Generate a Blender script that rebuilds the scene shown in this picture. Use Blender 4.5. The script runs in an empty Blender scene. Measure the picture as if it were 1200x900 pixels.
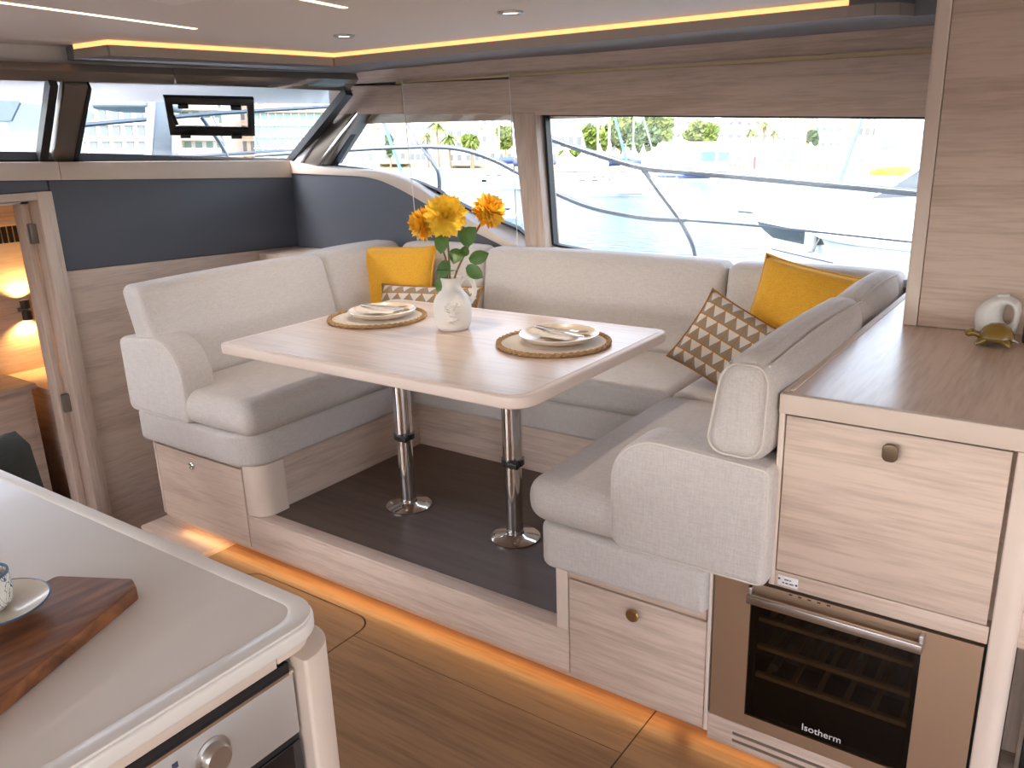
import bpy, bmesh, math, random
from mathutils import Vector, Matrix, Euler
random.seed(7)
scene = bpy.context.scene
COL = scene.collection
PI = math.pi

# ------------------------------------------------------------------ camera
F = 974.98; YAW, PITCH, ROLL = -0.6248, 0.29403, -0.03257
CAM = Vector((0, 0, 1.62))
cy, sy, cp, sp = math.cos(YAW), math.sin(YAW), math.cos(PITCH), math.sin(PITCH)
fwd = Vector((sy*cp, cy*cp, -sp)); rgt = Vector((cy, -sy, 0)); upv = rgt.cross(fwd)
cr, sr = math.cos(ROLL), math.sin(ROLL)
rgt, upv = cr*rgt + sr*upv, -sr*rgt + cr*upv
cd = bpy.data.cameras.new('camera'); cam = bpy.data.objects.new('camera', cd); COL.objects.link(cam)
cd.sensor_width = 36; cd.lens = F*36/1200; cd.clip_start = 0.05; cd.clip_end = 3000
m = Matrix.Identity(4)
for i in range(3):
    m[i][0] = rgt[i]; m[i][1] = upv[i]; m[i][2] = -fwd[i]; m[i][3] = CAM[i]
cam.matrix_world = m
scene.camera = cam

# ------------------------------------------------------------------ sky, sun, exposure
scene.view_settings.view_transform = 'Standard'; scene.view_settings.look = 'None'
scene.view_settings.gamma = 1; scene.view_settings.use_curve_mapping = False
scene.view_settings.exposure = 0.58
W = bpy.data.worlds.new('sky'); scene.world = W; W.use_nodes = True
wn = W.node_tree.nodes; wl = W.node_tree.links
skyt = wn.new('ShaderNodeTexSky'); skyt.sky_type = 'NISHITA'; skyt.sun_disc = False
skyt.sun_elevation = math.radians(48); skyt.sun_rotation = math.radians(200); skyt.air_density = 1.0; skyt.dust_density = 2.5
hs = wn.new('ShaderNodeHueSaturation'); hs.inputs['Saturation'].default_value = 0.5; wl.new(skyt.outputs[0], hs.inputs['Color'])
wb = wn.new('ShaderNodeVectorMath'); wb.operation = 'MULTIPLY'; wb.inputs[1].default_value = (1.0, 0.985, 1.0)   # warm camera white balance
wl.new(hs.outputs[0], wb.inputs[0]); wl.new(wb.outputs[0], wn['Background'].inputs[0]); wn['Background'].inputs[1].default_value = 0.95
sl = bpy.data.lights.new('sun_offscreen', 'SUN'); sun = bpy.data.objects.new('sun_offscreen', sl); COL.objects.link(sun)
sl.energy = 1.9; sl.angle = math.radians(0.6); sl.color = (1.0, 0.93, 0.82)
SUND = Vector((-0.60, 0.16, -0.78)).normalized()          # the way the light travels
sun.rotation_euler = SUND.to_track_quat('-Z', 'Y').to_euler()
scene.cycles.max_bounces = 10; scene.cycles.diffuse_bounces = 5; scene.cycles.transparent_max_bounces = 16
scene.cycles.sample_clamp_indirect = 6.0
scene.cycles.caustics_reflective = False; scene.cycles.caustics_refractive = False

# ------------------------------------------------------------------ pixel helpers
def ray(x, y): return fwd*F + rgt*(x-600) - upv*(y-450)
def onX(x, y, v): d = ray(x, y); return CAM + d*((v-CAM.x)/d.x)
def onY(x, y, v): d = ray(x, y); return CAM + d*((v-CAM.y)/d.y)
def onZ(x, y, v): d = ray(x, y); return CAM + d*((v-CAM.z)/d.z)
# harbour frame: the boat sits a little by the bow, so the harbour's level is not the saloon's
HOR = 193.0; HC = 2.8
_n = math.hypot(450-HOR, F)
e_f = (upv*(450-HOR) + fwd*F)/_n; e_u = (upv*F - fwd*(450-HOR))/_n; e_r = rgt.copy()
ME = Matrix.Identity(4)
for i in range(3):
    ME[i][0] = e_r[i]; ME[i][1] = e_f[i]; ME[i][2] = e_u[i]; ME[i][3] = CAM[i] - e_u[i]*HC
def ext(x, y, D):
    d = ray(x, y); a, b, c = d.dot(e_r), d.dot(e_f), d.dot(e_u); k = D/b
    return Vector((a*k, D, c*k + HC))
def extw(x, y):
    d = ray(x, y); a, b, c = d.dot(e_r), d.dot(e_f), d.dot(e_u); k = -HC/c
    return Vector((a*k, b*k, 0))
IDM = Matrix.Identity(4)

# ------------------------------------------------------------------ materials
def newmat(name):
    mt = bpy.data.materials.new(name); mt.use_nodes = True
    return mt, mt.node_tree.nodes, mt.node_tree.links, mt.node_tree.nodes['Principled BSDF']
def plain(name, col, rough=0.5, metal=0.0, spec=0.5, var=0.0, vscale=6, bump=0.0, bscale=80, coat=0.0, sheen=0.0):
    mt, n, l, b = newmat(name)
    b.inputs['Base Color'].default_value = (*col, 1); b.inputs['Roughness'].default_value = rough
    b.inputs['Metallic'].default_value = metal; b.inputs['Specular IOR Level'].default_value = spec
    b.inputs['Coat Weight'].default_value = coat
    if sheen: b.inputs['Sheen Weight'].default_value = sheen
    tc = n.new('ShaderNodeTexCoord')
    if var:
        nt = n.new('ShaderNodeTexNoise'); nt.inputs['Scale'].default_value = vscale; nt.inputs['Detail'].default_value = 5
        l.new(tc.outputs['Object'], nt.inputs['Vector'])
        mr = n.new('ShaderNodeMapRange'); mr.inputs[3].default_value = 1-var; mr.inputs[4].default_value = 1+var
        l.new(nt.outputs[0], mr.inputs[0])
        mx = n.new('ShaderNodeVectorMath'); mx.operation = 'SCALE'; mx.inputs[0].default_value = col
        l.new(mr.outputs[0], mx.inputs['Scale']); l.new(mx.outputs[0], b.inputs['Base Color'])
    if bump:
        nb = n.new('ShaderNodeTexNoise'); nb.inputs['Scale'].default_value = bscale; nb.inputs['Detail'].default_value = 3
        l.new(tc.outputs['Object'], nb.inputs['Vector'])
        bp = n.new('ShaderNodeBump'); bp.inputs['Strength'].default_value = bump; bp.inputs['Distance'].default_value = 0.01
        l.new(nb.outputs[0], bp.inputs['Height']); l.new(bp.outputs[0], b.inputs['Normal'])
    return mt
def wood(name, ca, cb, axis='X', sc=1.0, rough=0.45, coat=0.0, contrast=1.0):
    mt, n, l, b = newmat(name)
    tc = n.new('ShaderNodeTexCoord'); mp = n.new('ShaderNodeMapping')
    s = {'X': (0.9, 14, 14), 'Y': (14, 0.9, 14), 'Z': (14, 14, 0.9)}[axis]
    mp.inputs['Scale'].default_value = [k*sc for k in s]
    l.new(tc.outputs['Object'], mp.inputs['Vector'])
    n1 = n.new('ShaderNodeTexNoise'); n1.inputs['Scale'].default_value = 1.3; n1.inputs['Detail'].default_value = 6; n1.inputs['Distortion'].default_value = 0.7
    n2 = n.new('ShaderNodeTexNoise'); n2.inputs['Scale'].default_value = 9; n2.inputs['Detail'].default_value = 4
    l.new(mp.outputs[0], n1.inputs['Vector']); l.new(mp.outputs[0], n2.inputs['Vector'])
    mix = n.new('ShaderNodeMath'); mix.operation = 'MULTIPLY_ADD'; mix.inputs[1].default_value = 0.8
    l.new(n2.outputs[0], mix.inputs[0]); l.new(n1.outputs[0], mix.inputs[2])
    rp = n.new('ShaderNodeValToRGB'); e = rp.color_ramp.elements
    e[0].position = 0.90-0.25*contrast; e[0].color = (*cb, 1); e[1].position = 0.90+0.25*contrast; e[1].color = (*ca, 1)
    l.new(mix.outputs[0], rp.inputs[0]); l.new(rp.outputs[0], b.inputs['Base Color'])
    b.inputs['Roughness'].default_value = rough; b.inputs['Coat Weight'].default_value = coat; b.inputs['Coat Roughness'].default_value = 0.2
    bp = n.new('ShaderNodeBump'); bp.inputs['Strength'].default_value = 0.08; bp.inputs['Distance'].default_value = 0.004
    l.new(n2.outputs[0], bp.inputs['Height']); l.new(bp.outputs[0], b.inputs['Normal'])
    return mt
def fabric(name, ca, cb, sc=1.0):
    mt, n, l, b = newmat(name)
    tc = n.new('ShaderNodeTexCoord')
    hs = []
    for s in ((30, 320, 320), (320, 30, 320), (320, 320, 30)):
        mp = n.new('ShaderNodeMapping'); mp.inputs['Scale'].default_value = [k*sc for k in s]
        l.new(tc.outputs['Object'], mp.inputs['Vector'])
        nt = n.new('ShaderNodeTexNoise'); nt.inputs['Scale'].default_value = 1.0; nt.inputs['Detail'].default_value = 2
        l.new(mp.outputs[0], nt.inputs['Vector']); hs.append(nt.outputs[0])
    a1 = n.new('ShaderNodeMath'); a1.operation = 'ADD'; l.new(hs[0], a1.inputs[0]); l.new(hs[1], a1.inputs[1])
    a2 = n.new('ShaderNodeMath'); a2.operation = 'ADD'; l.new(a1.outputs[0], a2.inputs[0]); l.new(hs[2], a2.inputs[1])
    mr = n.new('ShaderNodeMapRange'); mr.inputs[1].default_value = 1.15; mr.inputs[2].default_value = 1.85; l.new(a2.outputs[0], mr.inputs[0])
    mx = n.new('ShaderNodeMix'); mx.data_type = 'RGBA'; mx.inputs[6].default_value = (*cb, 1); mx.inputs[7].default_value = (*ca, 1)
    l.new(mr.outputs[0], mx.inputs[0]); l.new(mx.outputs[2], b.inputs['Base Color'])
    b.inputs['Roughness'].default_value = 0.9; b.inputs['Specular IOR Level'].default_value = 0.2; b.inputs['Sheen Weight'].default_value = 0.15
    wr = n.new('ShaderNodeTexNoise'); wr.inputs['Scale'].default_value = 7; wr.inputs['Detail'].default_value = 2
    l.new(tc.outputs['Object'], wr.inputs['Vector'])
    b1 = n.new('ShaderNodeBump'); b1.inputs['Strength'].default_value = 0.35; b1.inputs['Distance'].default_value = 0.03; l.new(wr.outputs[0], b1.inputs['Height'])
    b2 = n.new('ShaderNodeBump'); b2.inputs['Strength'].default_value = 0.25; b2.inputs['Distance'].default_value = 0.002; l.new(mr.outputs[0], b2.inputs['Height'])
    l.new(b1.outputs[0], b2.inputs['Normal']); l.new(b2.outputs[0], b.inputs['Normal'])
    return mt
def emit(name, col, st):
    mt, n, l, b = newmat(name)
    b.inputs['Base Color'].default_value = (*col, 1); b.inputs['Emission Color'].default_value = (*col, 1); b.inputs['Emission Strength'].default_value = st
    return mt
def glass(name, tint=(0.95, 0.97, 0.97), refl=0.6):
    mt, n, l, b = newmat(name); n.remove(b)
    t = n.new('ShaderNodeBsdfTransparent'); t.inputs[0].default_value = (*tint, 1)
    g = n.new('ShaderNodeBsdfGlossy'); g.inputs['Roughness'].default_value = 0.02
    lw = n.new('ShaderNodeLayerWeight'); pw = n.new('ShaderNodeMath'); pw.operation = 'POWER'; pw.inputs[1].default_value = 5; l.new(lw.outputs['Facing'], pw.inputs[0])
    mm = n.new('ShaderNodeMath'); mm.operation = 'MULTIPLY_ADD'; mm.inputs[1].default_value = 0.9*refl; mm.inputs[2].default_value = 0.035*refl; l.new(pw.outputs[0], mm.inputs[0])
    mx = n.new('ShaderNodeMixShader'); l.new(mm.outputs[0], mx.inputs[0]); l.new(t.outputs[0], mx.inputs[1]); l.new(g.outputs[0], mx.inputs[2])
    l.new(mx.outputs[0], n['Material Output'].inputs[0])
    return mt

OA, OB = (0.68, 0.54, 0.445), (0.51, 0.385, 0.305)
M = {}
M['oakX'] = wood('washed_oak_x', OA, OB, 'X'); M['oakY'] = wood('washed_oak_y', OA, OB, 'Y'); M['oakZ'] = wood('washed_oak_z', OA, OB, 'Z')
M['oakpale'] = plain('pale_oak_edging', (0.72, 0.60, 0.51), 0.5, var=0.05, vscale=12)
M['tabletop'] = wood('table_oak', OA, OB, 'X', 0.7, 0.34, 0.18)
M['tableedge'] = plain('table_edging', (0.74, 0.615, 0.54), 0.45, var=0.03)
M['counteroak'] = wood('counter_oak', OA, OB, 'Y', 0.9, 0.34, 0.25)
M['floor'] = wood('floor_oak', (0.36, 0.205, 0.10), (0.22, 0.12, 0.058), 'X', 0.6, 0.4)
M['platform'] = wood('dark_platform', (0.125, 0.085, 0.065), (0.088, 0.058, 0.044), 'X', 0.35, 0.45)
M['gap'] = plain('shadow_gap', (0.03, 0.025, 0.02), 0.8)
M['fabric'] = fabric('oatmeal_fabric', (0.66, 0.615, 0.585), (0.555, 0.51, 0.48))
M['piping'] = plain('piping_fabric', (0.66, 0.61, 0.55), 0.9)
M['grey'] = plain('slate_leather', (0.098, 0.108, 0.135), 0.55, bump=0.15, bscale=400)
M['dark'] = plain('charcoal_leather', (0.045, 0.047, 0.05), 0.6, bump=0.15, bscale=400)
M['ceil'] = plain('grey_ceiling_vinyl', (0.74, 0.70, 0.67), 0.6)
M['soffit'] = plain('dark_grey_soffit', (0.20, 0.205, 0.215), 0.6)
M['fascia'] = plain('taupe_fascia', (0.36, 0.31, 0.27), 0.55)
M['beam'] = plain('pale_header', (0.76, 0.71, 0.66), 0.6)
M['bronze'] = plain('bronze_frame', (0.25, 0.215, 0.185), 0.38, metal=0.55)
M['bluewhite'] = plain('white_gelcoat_sill', (0.66, 0.66, 0.70), 0.4)
M['rubber'] = plain('black_rubber', (0.012, 0.012, 0.014), 0.5)
M['black'] = plain('black_plastic', (0.015, 0.015, 0.016), 0.35)
M['chrome'] = plain('chrome', (0.78, 0.76, 0.74), 0.07, metal=1.0)
M['steel'] = plain('brushed_steel', (0.52, 0.50, 0.48), 0.32, metal=1.0)
M['bronzesteel'] = plain('bronze_steel', (0.56, 0.41, 0.29), 0.40, metal=0.85)
M['railsteel'] = plain('rail_steel', (0.20, 0.225, 0.26), 0.30, metal=0.9)
M['ovensteel'] = plain('satin_steel', (0.58, 0.565, 0.55), 0.45, metal=0.6)
M['knob'] = plain('bronze_knob', (0.20, 0.145, 0.10), 0.35, metal=0.8)
M['brassknob'] = plain('brass_knob', (0.40, 0.24, 0.10), 0.35, metal=0.8)
M['worktop'] = plain('white_solid_surface', (0.78, 0.745, 0.70), 0.28, var=0.02, coat=0.2)
M['glass'] = glass('window_glass')
M['darkglass'] = glass('smoked_glass', (0.50, 0.47, 0.44), 1.0)
M['ovenglass'] = plain('oven_black_glass', (0.012, 0.012, 0.014), 0.08, coat=0.5)
M['yellow'] = fabric('mustard_linen', (0.86, 0.47, 0.05), (0.70, 0.35, 0.03), 1.2)
M['ceramic'] = plain('white_ceramic', (0.80, 0.775, 0.735), 0.5, var=0.02, vscale=20)
M['stoneware'] = plain('white_stoneware', (0.74, 0.72, 0.69), 0.6)
M['plate'] = plain('cream_stoneware', (0.80, 0.66, 0.50), 0.3, coat=0.3)
M['platerim'] = plain('pale_plate_glaze', (0.82, 0.80, 0.80), 0.2, coat=0.4)
M['mat'] = plain('woven_cream_mat', (0.78, 0.70, 0.61), 0.85, bump=0.6, bscale=260)
M['straw'] = plain('braided_straw', (0.42, 0.25, 0.11), 0.8, var=0.45, vscale=60, bump=0.8, bscale=150)
M['napkin'] = fabric('cream_napkin', (0.84, 0.77, 0.68), (0.74, 0.66, 0.57), 1.5)
M['petal'] = plain('yellow_petal', (1.0, 0.73, 0.08), 0.7, var=0.15, vscale=60)
M['petal2'] = plain('orange_petal', (1.0, 0.56, 0.04), 0.7, var=0.2, vscale=60)
M['flowercore'] = plain('flower_core', (0.62, 0.56, 0.05), 0.8, var=0.3, vscale=200)
M['leaf'] = plain('green_leaf', (0.09, 0.20, 0.045), 0.45, var=0.35, vscale=40)
M['stem'] = plain('brown_stem', (0.26, 0.15, 0.07), 0.7)
M['turtle'] = plain('olive_glaze', (0.20, 0.115, 0.012), 0.25, var=0.3, vscale=50, coat=0.6)
M['amber'] = plain('amber_glass', (0.12, 0.05, 0.015), 0.12, coat=0.6)
M['led'] = emit('warm_led', (1.0, 0.47, 0.17), 1.1)
M['ledwhite'] = emit('soft_led', (1.0, 0.78, 0.55), 2.2)
M['lampglow'] = emit('lamp_glow', (1.0, 0.70, 0.35), 6)
M['jacket'] = plain('dark_green_grey_cloth', (0.035, 0.042, 0.04), 0.8, var=0.3, vscale=30, bump=0.5, bscale=60)
M['lining'] = plain('pale_lining', (0.45, 0.45, 0.46), 0.8, bump=0.5, bscale=120)
M['label'] = plain('white_label', (0.80, 0.79, 0.80), 0.4)
M['ink'] = plain('dark_ink', (0.05, 0.05, 0.10), 0.6)
M['logo'] = plain('silver_print', (0.72, 0.72, 0.72), 0.4)

def board_mat():
    mt, n, l, b = newmat('acacia_board')
    tc = n.new('ShaderNodeTexCoord'); mp = n.new('ShaderNodeMapping'); mp.inputs['Rotation'].default_value = (0, 0, -1.15); mp.inputs['Scale'].default_value = (26, 3.2, 20)
    l.new(tc.outputs['Object'], mp.inputs['Vector'])
    n1 = n.new('ShaderNodeTexNoise'); n1.inputs['Scale'].default_value = 1.0; n1.inputs['Detail'].default_value = 7; n1.inputs['Distortion'].default_value = 1.2
    l.new(mp.outputs[0], n1.inputs['Vector'])
    rp = n.new('ShaderNodeValToRGB'); e = rp.color_ramp.elements
    e[0].position = 0.32; e[0].color = (0.055, 0.018, 0.007, 1); e[1].position = 0.70; e[1].color = (0.36, 0.135, 0.045, 1)
    k = e.new(0.5); k.color = (0.19, 0.065, 0.022, 1)
    l.new(n1.outputs[0], rp.inputs[0]); l.new(rp.outputs[0], b.inputs['Base Color']); b.inputs['Roughness'].default_value = 0.42
    return mt
M['board'] = board_mat()
def pattern_mat():
    # printed cushion: ochre grid lines over pale and grey triangles, from the cushion's UVs
    mt, n, l, b = newmat('geometric_print')
    tc = n.new('ShaderNodeTexCoord'); sep = n.new('ShaderNodeSeparateXYZ'); mp = n.new('ShaderNodeMapping')
    mp.inputs['Scale'].default_value = (8, 6, 1); l.new(tc.outputs['UV'], mp.inputs['Vector']); l.new(mp.outputs[0], sep.inputs[0])
    def mth(op, a, bb=None):
        k = n.new('ShaderNodeMath'); k.operation = op
        for i, q in enumerate((a, bb)):
            if q is None: continue
            if isinstance(q, (int, float)): k.inputs[i].default_value = q
            else: l.new(q, k.inputs[i])
        return k.outputs[0]
    fx = mth('FRACT', sep.outputs[0]); fy = mth('FRACT', sep.outputs[1])
    ax = mth('ABSOLUTE', mth('SUBTRACT', fx, 0.5)); ay = mth('ABSOLUTE', mth('SUBTRACT', fy, 0.5))
    tri = mth('GREATER_THAN', fy, mth('ADD', mth('MULTIPLY', ax, 1.7), 0.12))
    tri2 = mth('MULTIPLY', tri, mth('LESS_THAN', fy, 0.93))
    half = mth('GREATER_THAN', fx, 0.62)
    line = mth('MAXIMUM', mth('GREATER_THAN', ax, 0.445), mth('GREATER_THAN', ay, 0.455))
    m1 = n.new('ShaderNodeMix'); m1.data_type = 'RGBA'; m1.inputs[6].default_value = (0.27, 0.23, 0.19, 1); m1.inputs[7].default_value = (0.66, 0.59, 0.51, 1); l.new(tri2, m1.inputs[0])
    m2 = n.new('ShaderNodeMix'); m2.data_type = 'RGBA'; m2.inputs[7].default_value = (0.42, 0.19, 0.025, 1); l.new(line, m2.inputs[0]); l.new(m1.outputs[2], m2.inputs[6])
    l.new(m2.outputs[2], b.inputs['Base Color']); b.inputs['Roughness'].default_value = 0.9
    return mt
M['pattern'] = pattern_mat()
def cup_mat():
    mt, n, l, b = newmat('blue_vine_print')
    tc = n.new('ShaderNodeTexCoord')
    v = n.new('ShaderNodeTexNoise'); v.inputs['Scale'].default_value = 32; v.inputs['Detail'].default_value = 1; v.inputs['Distortion'].default_value = 2.2
    l.new(tc.outputs['Object'], v.inputs['Vector'])
    a = n.new('ShaderNodeMath'); a.operation = 'SUBTRACT'; a.inputs[1].default_value = 0.5; l.new(v.outputs[0], a.inputs[0])
    c = n.new('ShaderNodeMath'); c.operation = 'ABSOLUTE'; l.new(a.outputs[0], c.inputs[0])
    d = n.new('ShaderNodeMath'); d.operation = 'LESS_THAN'; d.inputs[1].default_value = 0.022; l.new(c.outputs[0], d.inputs[0])
    mx = n.new('ShaderNodeMix'); mx.data_type = 'RGBA'; mx.inputs[6].default_value = (0.76, 0.75, 0.70, 1); mx.inputs[7].default_value = (0.04, 0.10, 0.20, 1)
    l.new(d.outputs[0], mx.inputs[0]); l.new(mx.outputs[2], b.inputs['Base Color']); b.inputs['Roughness'].default_value = 0.25
    return mt
M['cup'] = cup_mat(); M['bluerim'] = plain('blue_rim', (0.05, 0.11, 0.20), 0.3); M['saucer'] = plain('cream_glaze', (0.74, 0.68, 0.58), 0.25, coat=0.4)

# ------------------------------------------------------------------ mesh helpers
def rounded_poly(pts, rads, seg=8):
    out = []; n = len(pts)
    for i in range(n):
        p = Vector(pts[i]); a = Vector(pts[i-1]); b = Vector(pts[(i+1) % n]); r = rads[i] if hasattr(rads, '__len__') else rads
        if r <= 0: out.append(tuple(p)); continue
        u, v = (a-p).normalized(), (b-p).normalized(); ang = u.angle(v); t = r/math.tan(ang/2)
        c = p + (u+v).normalized()*(r/math.sin(ang/2)); s = p+u*t-c; e = p+v*t-c
        a0 = math.atan2(s.y, s.x); a1 = math.atan2(e.y, e.x); d = (a1-a0+PI) % (2*PI)-PI
        for k in range(seg+1):
            q = a0+d*k/seg; out.append((c.x+r*math.cos(q), c.y+r*math.sin(q)))
    return out
class MB:
    def __init__(s): s.v = []; s.f = []
    def add(s, v, f):
        o = len(s.v); s.v += [Vector(p) for p in v]; s.f += [[i+o for i in q] for q in f]; return s
    def box(s, x0, x1, y0, y1, z0, z1):
        v = [(x, y, z) for x in (x0, x1) for y in (y0, y1) for z in (z0, z1)]
        return s.add(v, [(0, 1, 3, 2), (4, 6, 7, 5), (0, 4, 5, 1), (2, 3, 7, 6), (0, 2, 6, 4), (1, 5, 7, 3)])
    def hexa(s, b, t):   # four bottom and four top corners
        return s.add(list(b)+list(t), [(3, 2, 1, 0), (4, 5, 6, 7), (0, 1, 5, 4), (1, 2, 6, 5), (2, 3, 7, 6), (3, 0, 4, 7)])
    def prism(s, poly, plane, a, b):
        mk = {'xz': lambda p, q: (p[0], q, p[1]), 'xy': lambda p, q: (p[0], p[1], q), 'yz': lambda p, q: (q, p[0], p[1])}[plane]
        n = len(poly)
        return s.add([mk(p, a) for p in poly]+[mk(p, b) for p in poly],
                     [list(range(n)), list(range(2*n-1, n-1, -1))]+[[i, i+n, (i+1) % n+n, (i+1) % n] for i in range(n)])
    def tube(s, path, r, seg=10, closed=False, caps=True):
        path = [Vector(p) for p in path]; n = len(path); rr = r if hasattr(r, '__len__') else [r]*n
        v = []; f = []; N = None
        for i, p in enumerate(path):
            if closed: t = (path[(i+1) % n]-path[i-1]).normalized()
            else: t = (path[min(i+1, n-1)]-path[max(i-1, 0)]).normalized()
            if N is None: N = t.orthogonal().normalized()
            N = (N-t*N.dot(t)).normalized(); B = t.cross(N)
            for k in range(seg):
                a = 2*PI*k/seg; v.append(p+(N*math.cos(a)+B*math.sin(a))*rr[i])
        for i in range(n if closed else n-1):
            j = (i+1) % n
            for k in range(seg): f.append((i*seg+k, i*seg+(k+1) % seg, j*seg+(k+1) % seg, j*seg+k))
        if caps and not closed: f += [list(range(seg))[::-1], [(n-1)*seg+k for k in range(seg)]]
        return s.add(v, f)
    def lathe(s, prof, c, seg=28, ax=None, ring=False):
        if ring: prof = list(prof)+[prof[0]]
        c = Vector(c); v = []; f = []; n = len(prof)
        R = Vector((0, 0, 1)).rotation_difference(Vector(ax)).to_matrix() if ax else Matrix.Identity(3)
        for r, z in prof:
            for k in range(seg):
                a = 2*PI*k/seg; v.append(c+R @ Vector((r*math.cos(a), r*math.sin(a), z)))
        for i in range(n-1):
            for k in range(seg): f.append((i*seg+k, i*seg+(k+1) % seg, (i+1)*seg+(k+1) % seg, (i+1)*seg+k))
        if ring: return s.add(v, f)
        if prof[0][0] > 1e-5: f.append(list(range(seg))[::-1])
        if prof[-1][0] > 1e-5: f.append([(n-1)*seg+k for k in range(seg)])
        return s.add(v, f)
    def rbox(s, x0, x1, y0, y1, z0, z1, r, puff=0.0, n=8, fn=None, axes='xyz'):
        c = Vector(((x0+x1)/2, (y0+y1)/2, (z0+z1)/2)); h = ((x1-x0)/2, (y1-y0)/2, (z1-z0)/2); r = min(r, *[k*0.999 for k in h])
        def samp(hh):
            e = [hh, hh-r*0.12, hh-r*0.35, hh-r*0.65, hh-r]; inn = [(hh-r)*(2*k/n-1) for k in range(1, n)]
            return [-q for q in e]+inn+e[::-1]
        S = [samp(k) for k in h]; v = []; f = []
        def P(p):
            q = Vector([max(-(h[i]-r), min(h[i]-r, p[i])) for i in range(3)]); d = Vector(p)-q
            if d.length > 1e-9: q = q+d.normalized()*r
            for i in range(3):
                if 'xyz'[i] in axes and puff:
                    j, k = (i+1) % 3, (i+2) % 3
                    w = (1-(p[j]/h[j])**2)*(1-(p[k]/h[k])**2)
                    q[i] += puff*w*(p[i]/h[i])
            q = q+c
            return fn(q) if fn else q
        for i in range(3):
            j, k = (i+1) % 3, (i+2) % 3
            for sg in (-1, 1):
                o = len(v)
                for a in S[j]:
                    for b in S[k]:
                        p = [0, 0, 0]; p[i] = sg*h[i]; p[j] = a; p[k] = b; v.append(P(p))
                na, nb = len(S[j]), len(S[k])
                for a in range(na-1):
                    for b in range(nb-1):
                        q = [o+a*nb+b, o+(a+1)*nb+b, o+(a+1)*nb+b+1, o+a*nb+b+1]
                        f.append(q if sg > 0 else q[::-1])
        return s.add(v, f)
    def grid(s, rows):
        n = len(rows[0]); v = [p for r_ in rows for p in r_]
        return s.add(v, [(i*n+k, i*n+k+1, (i+1)*n+k+1, (i+1)*n+k) for i in range(len(rows)-1) for k in range(n-1)])
    def mesh(s, name, bevel=0, seg=2, angle=40, weld=True):
        bm = bmesh.new(); vs = [bm.verts.new(p) for p in s.v]
        for q in s.f:
            try: bm.faces.new([vs[i] for i in q])
            except ValueError: pass
        if weld: bmesh.ops.remove_doubles(bm, verts=bm.verts, dist=1e-5)
        bmesh.ops.recalc_face_normals(bm, faces=bm.faces)
        if bevel:
            ed = [e for e in bm.edges if len(e.link_faces) == 2 and e.calc_face_angle(0) > math.radians(35)]
            bmesh.ops.bevel(bm, geom=ed, offset=bevel, segments=seg, profile=0.5, affect='EDGES', clamp_overlap=True)
        me = bpy.data.meshes.new(name); bm.to_mesh(me); bm.free()
        for p in me.polygons: p.use_smooth = True
        me.set_sharp_from_angle(angle=math.radians(angle))
        return me
    def build(s, name, mat, parent=None, bevel=0, seg=2, frame=IDM, angle=40, weld=True):
        return link(name, s.mesh(name, bevel, seg, angle, weld), mat, parent, frame)
RW = {}   # world matrix of each root
def link(name, me, mat, parent=None, frame=IDM):
    o = bpy.data.objects.new(name, me); COL.objects.link(o)
    if mat is not None and not me.materials: me.materials.append(M[mat] if isinstance(mat, str) else mat)
    o.matrix_basis = frame
    if parent is not None:
        o.parent = parent; o.matrix_parent_inverse = RW[parent.name].inverted()
    RW[o.name] = frame.copy()
    return o
def tag(o, label=None, cat=None, group=None, kind=None):
    if label: o['label'] = label
    if cat: o['category'] = cat
    if group: o['group'] = group
    if kind: o['kind'] = kind
    return o
def thing(name, loc, label=None, cat=None, group=None, kind=None, frame=IDM):
    o = bpy.data.objects.new(name, None); COL.objects.link(o); o.empty_display_size = 0.1
    o.matrix_basis = frame @ Matrix.Translation(Vector(loc)); RW[o.name] = o.matrix_basis.copy()
    return tag(o, label, cat, group, kind)
def struct(o, label=None): o['kind'] = 'structure'; return tag(o, label)
def text(body, name, mat, loc, rot, size, parent, extrude=0.0004):
    cu = bpy.data.curves.new(name, 'FONT'); cu.body = body; cu.size = size; cu.extrude = extrude; cu.align_x = 'CENTER'; cu.align_y = 'CENTER'
    ob = bpy.data.objects.new('tmp', cu); COL.objects.link(ob)
    dg = bpy.context.evaluated_depsgraph_get(); me = bpy.data.meshes.new_from_object(ob.evaluated_get(dg)); bpy.data.objects.remove(ob)
    me.transform(Matrix.Translation(loc) @ rot.to_4x4()); me.materials.clear()
    return link(name, me, mat, parent)
def arc(c, r, a0, a1, n): return [(c[0]+r*math.cos(math.radians(a0+(a1-a0)*k/n)), c[1]+r*math.sin(math.radians(a0+(a1-a0)*k/n))) for k in range(n+1)]
def spline(pts, n=8):
    pts = [Vector(p) for p in pts]; out = []
    for i in range(len(pts)-1):
        p0, p1, p2, p3 = pts[max(i-1, 0)], pts[i], pts[i+1], pts[min(i+2, len(pts)-1)]
        for k in range(n):
            t = k/n; out.append(0.5*((2*p1)+(p2-p0)*t+(2*p0-5*p1+4*p2-p3)*t*t+(3*p1-p0-3*p2+p3)*t**3))
    return out+[pts[-1]]
def area_light(name, loc, direction, sx, sy_, energy, col, parent=None, spread=PI):
    ld = bpy.data.lights.new(name, 'AREA'); ld.shape = 'RECTANGLE'; ld.size = sx; ld.size_y = sy_; ld.energy = energy; ld.color = col; ld.spread = spread
    o = bpy.data.objects.new(name, ld); COL.objects.link(o); o.location = loc
    o.rotation_euler = Vector(direction).to_track_quat('-Z', 'Y').to_euler()
    return o

# ================================================================== THE SETTING
XB = -4.0; YW = 3.38; YG = 3.46; YF = 1.80
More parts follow.
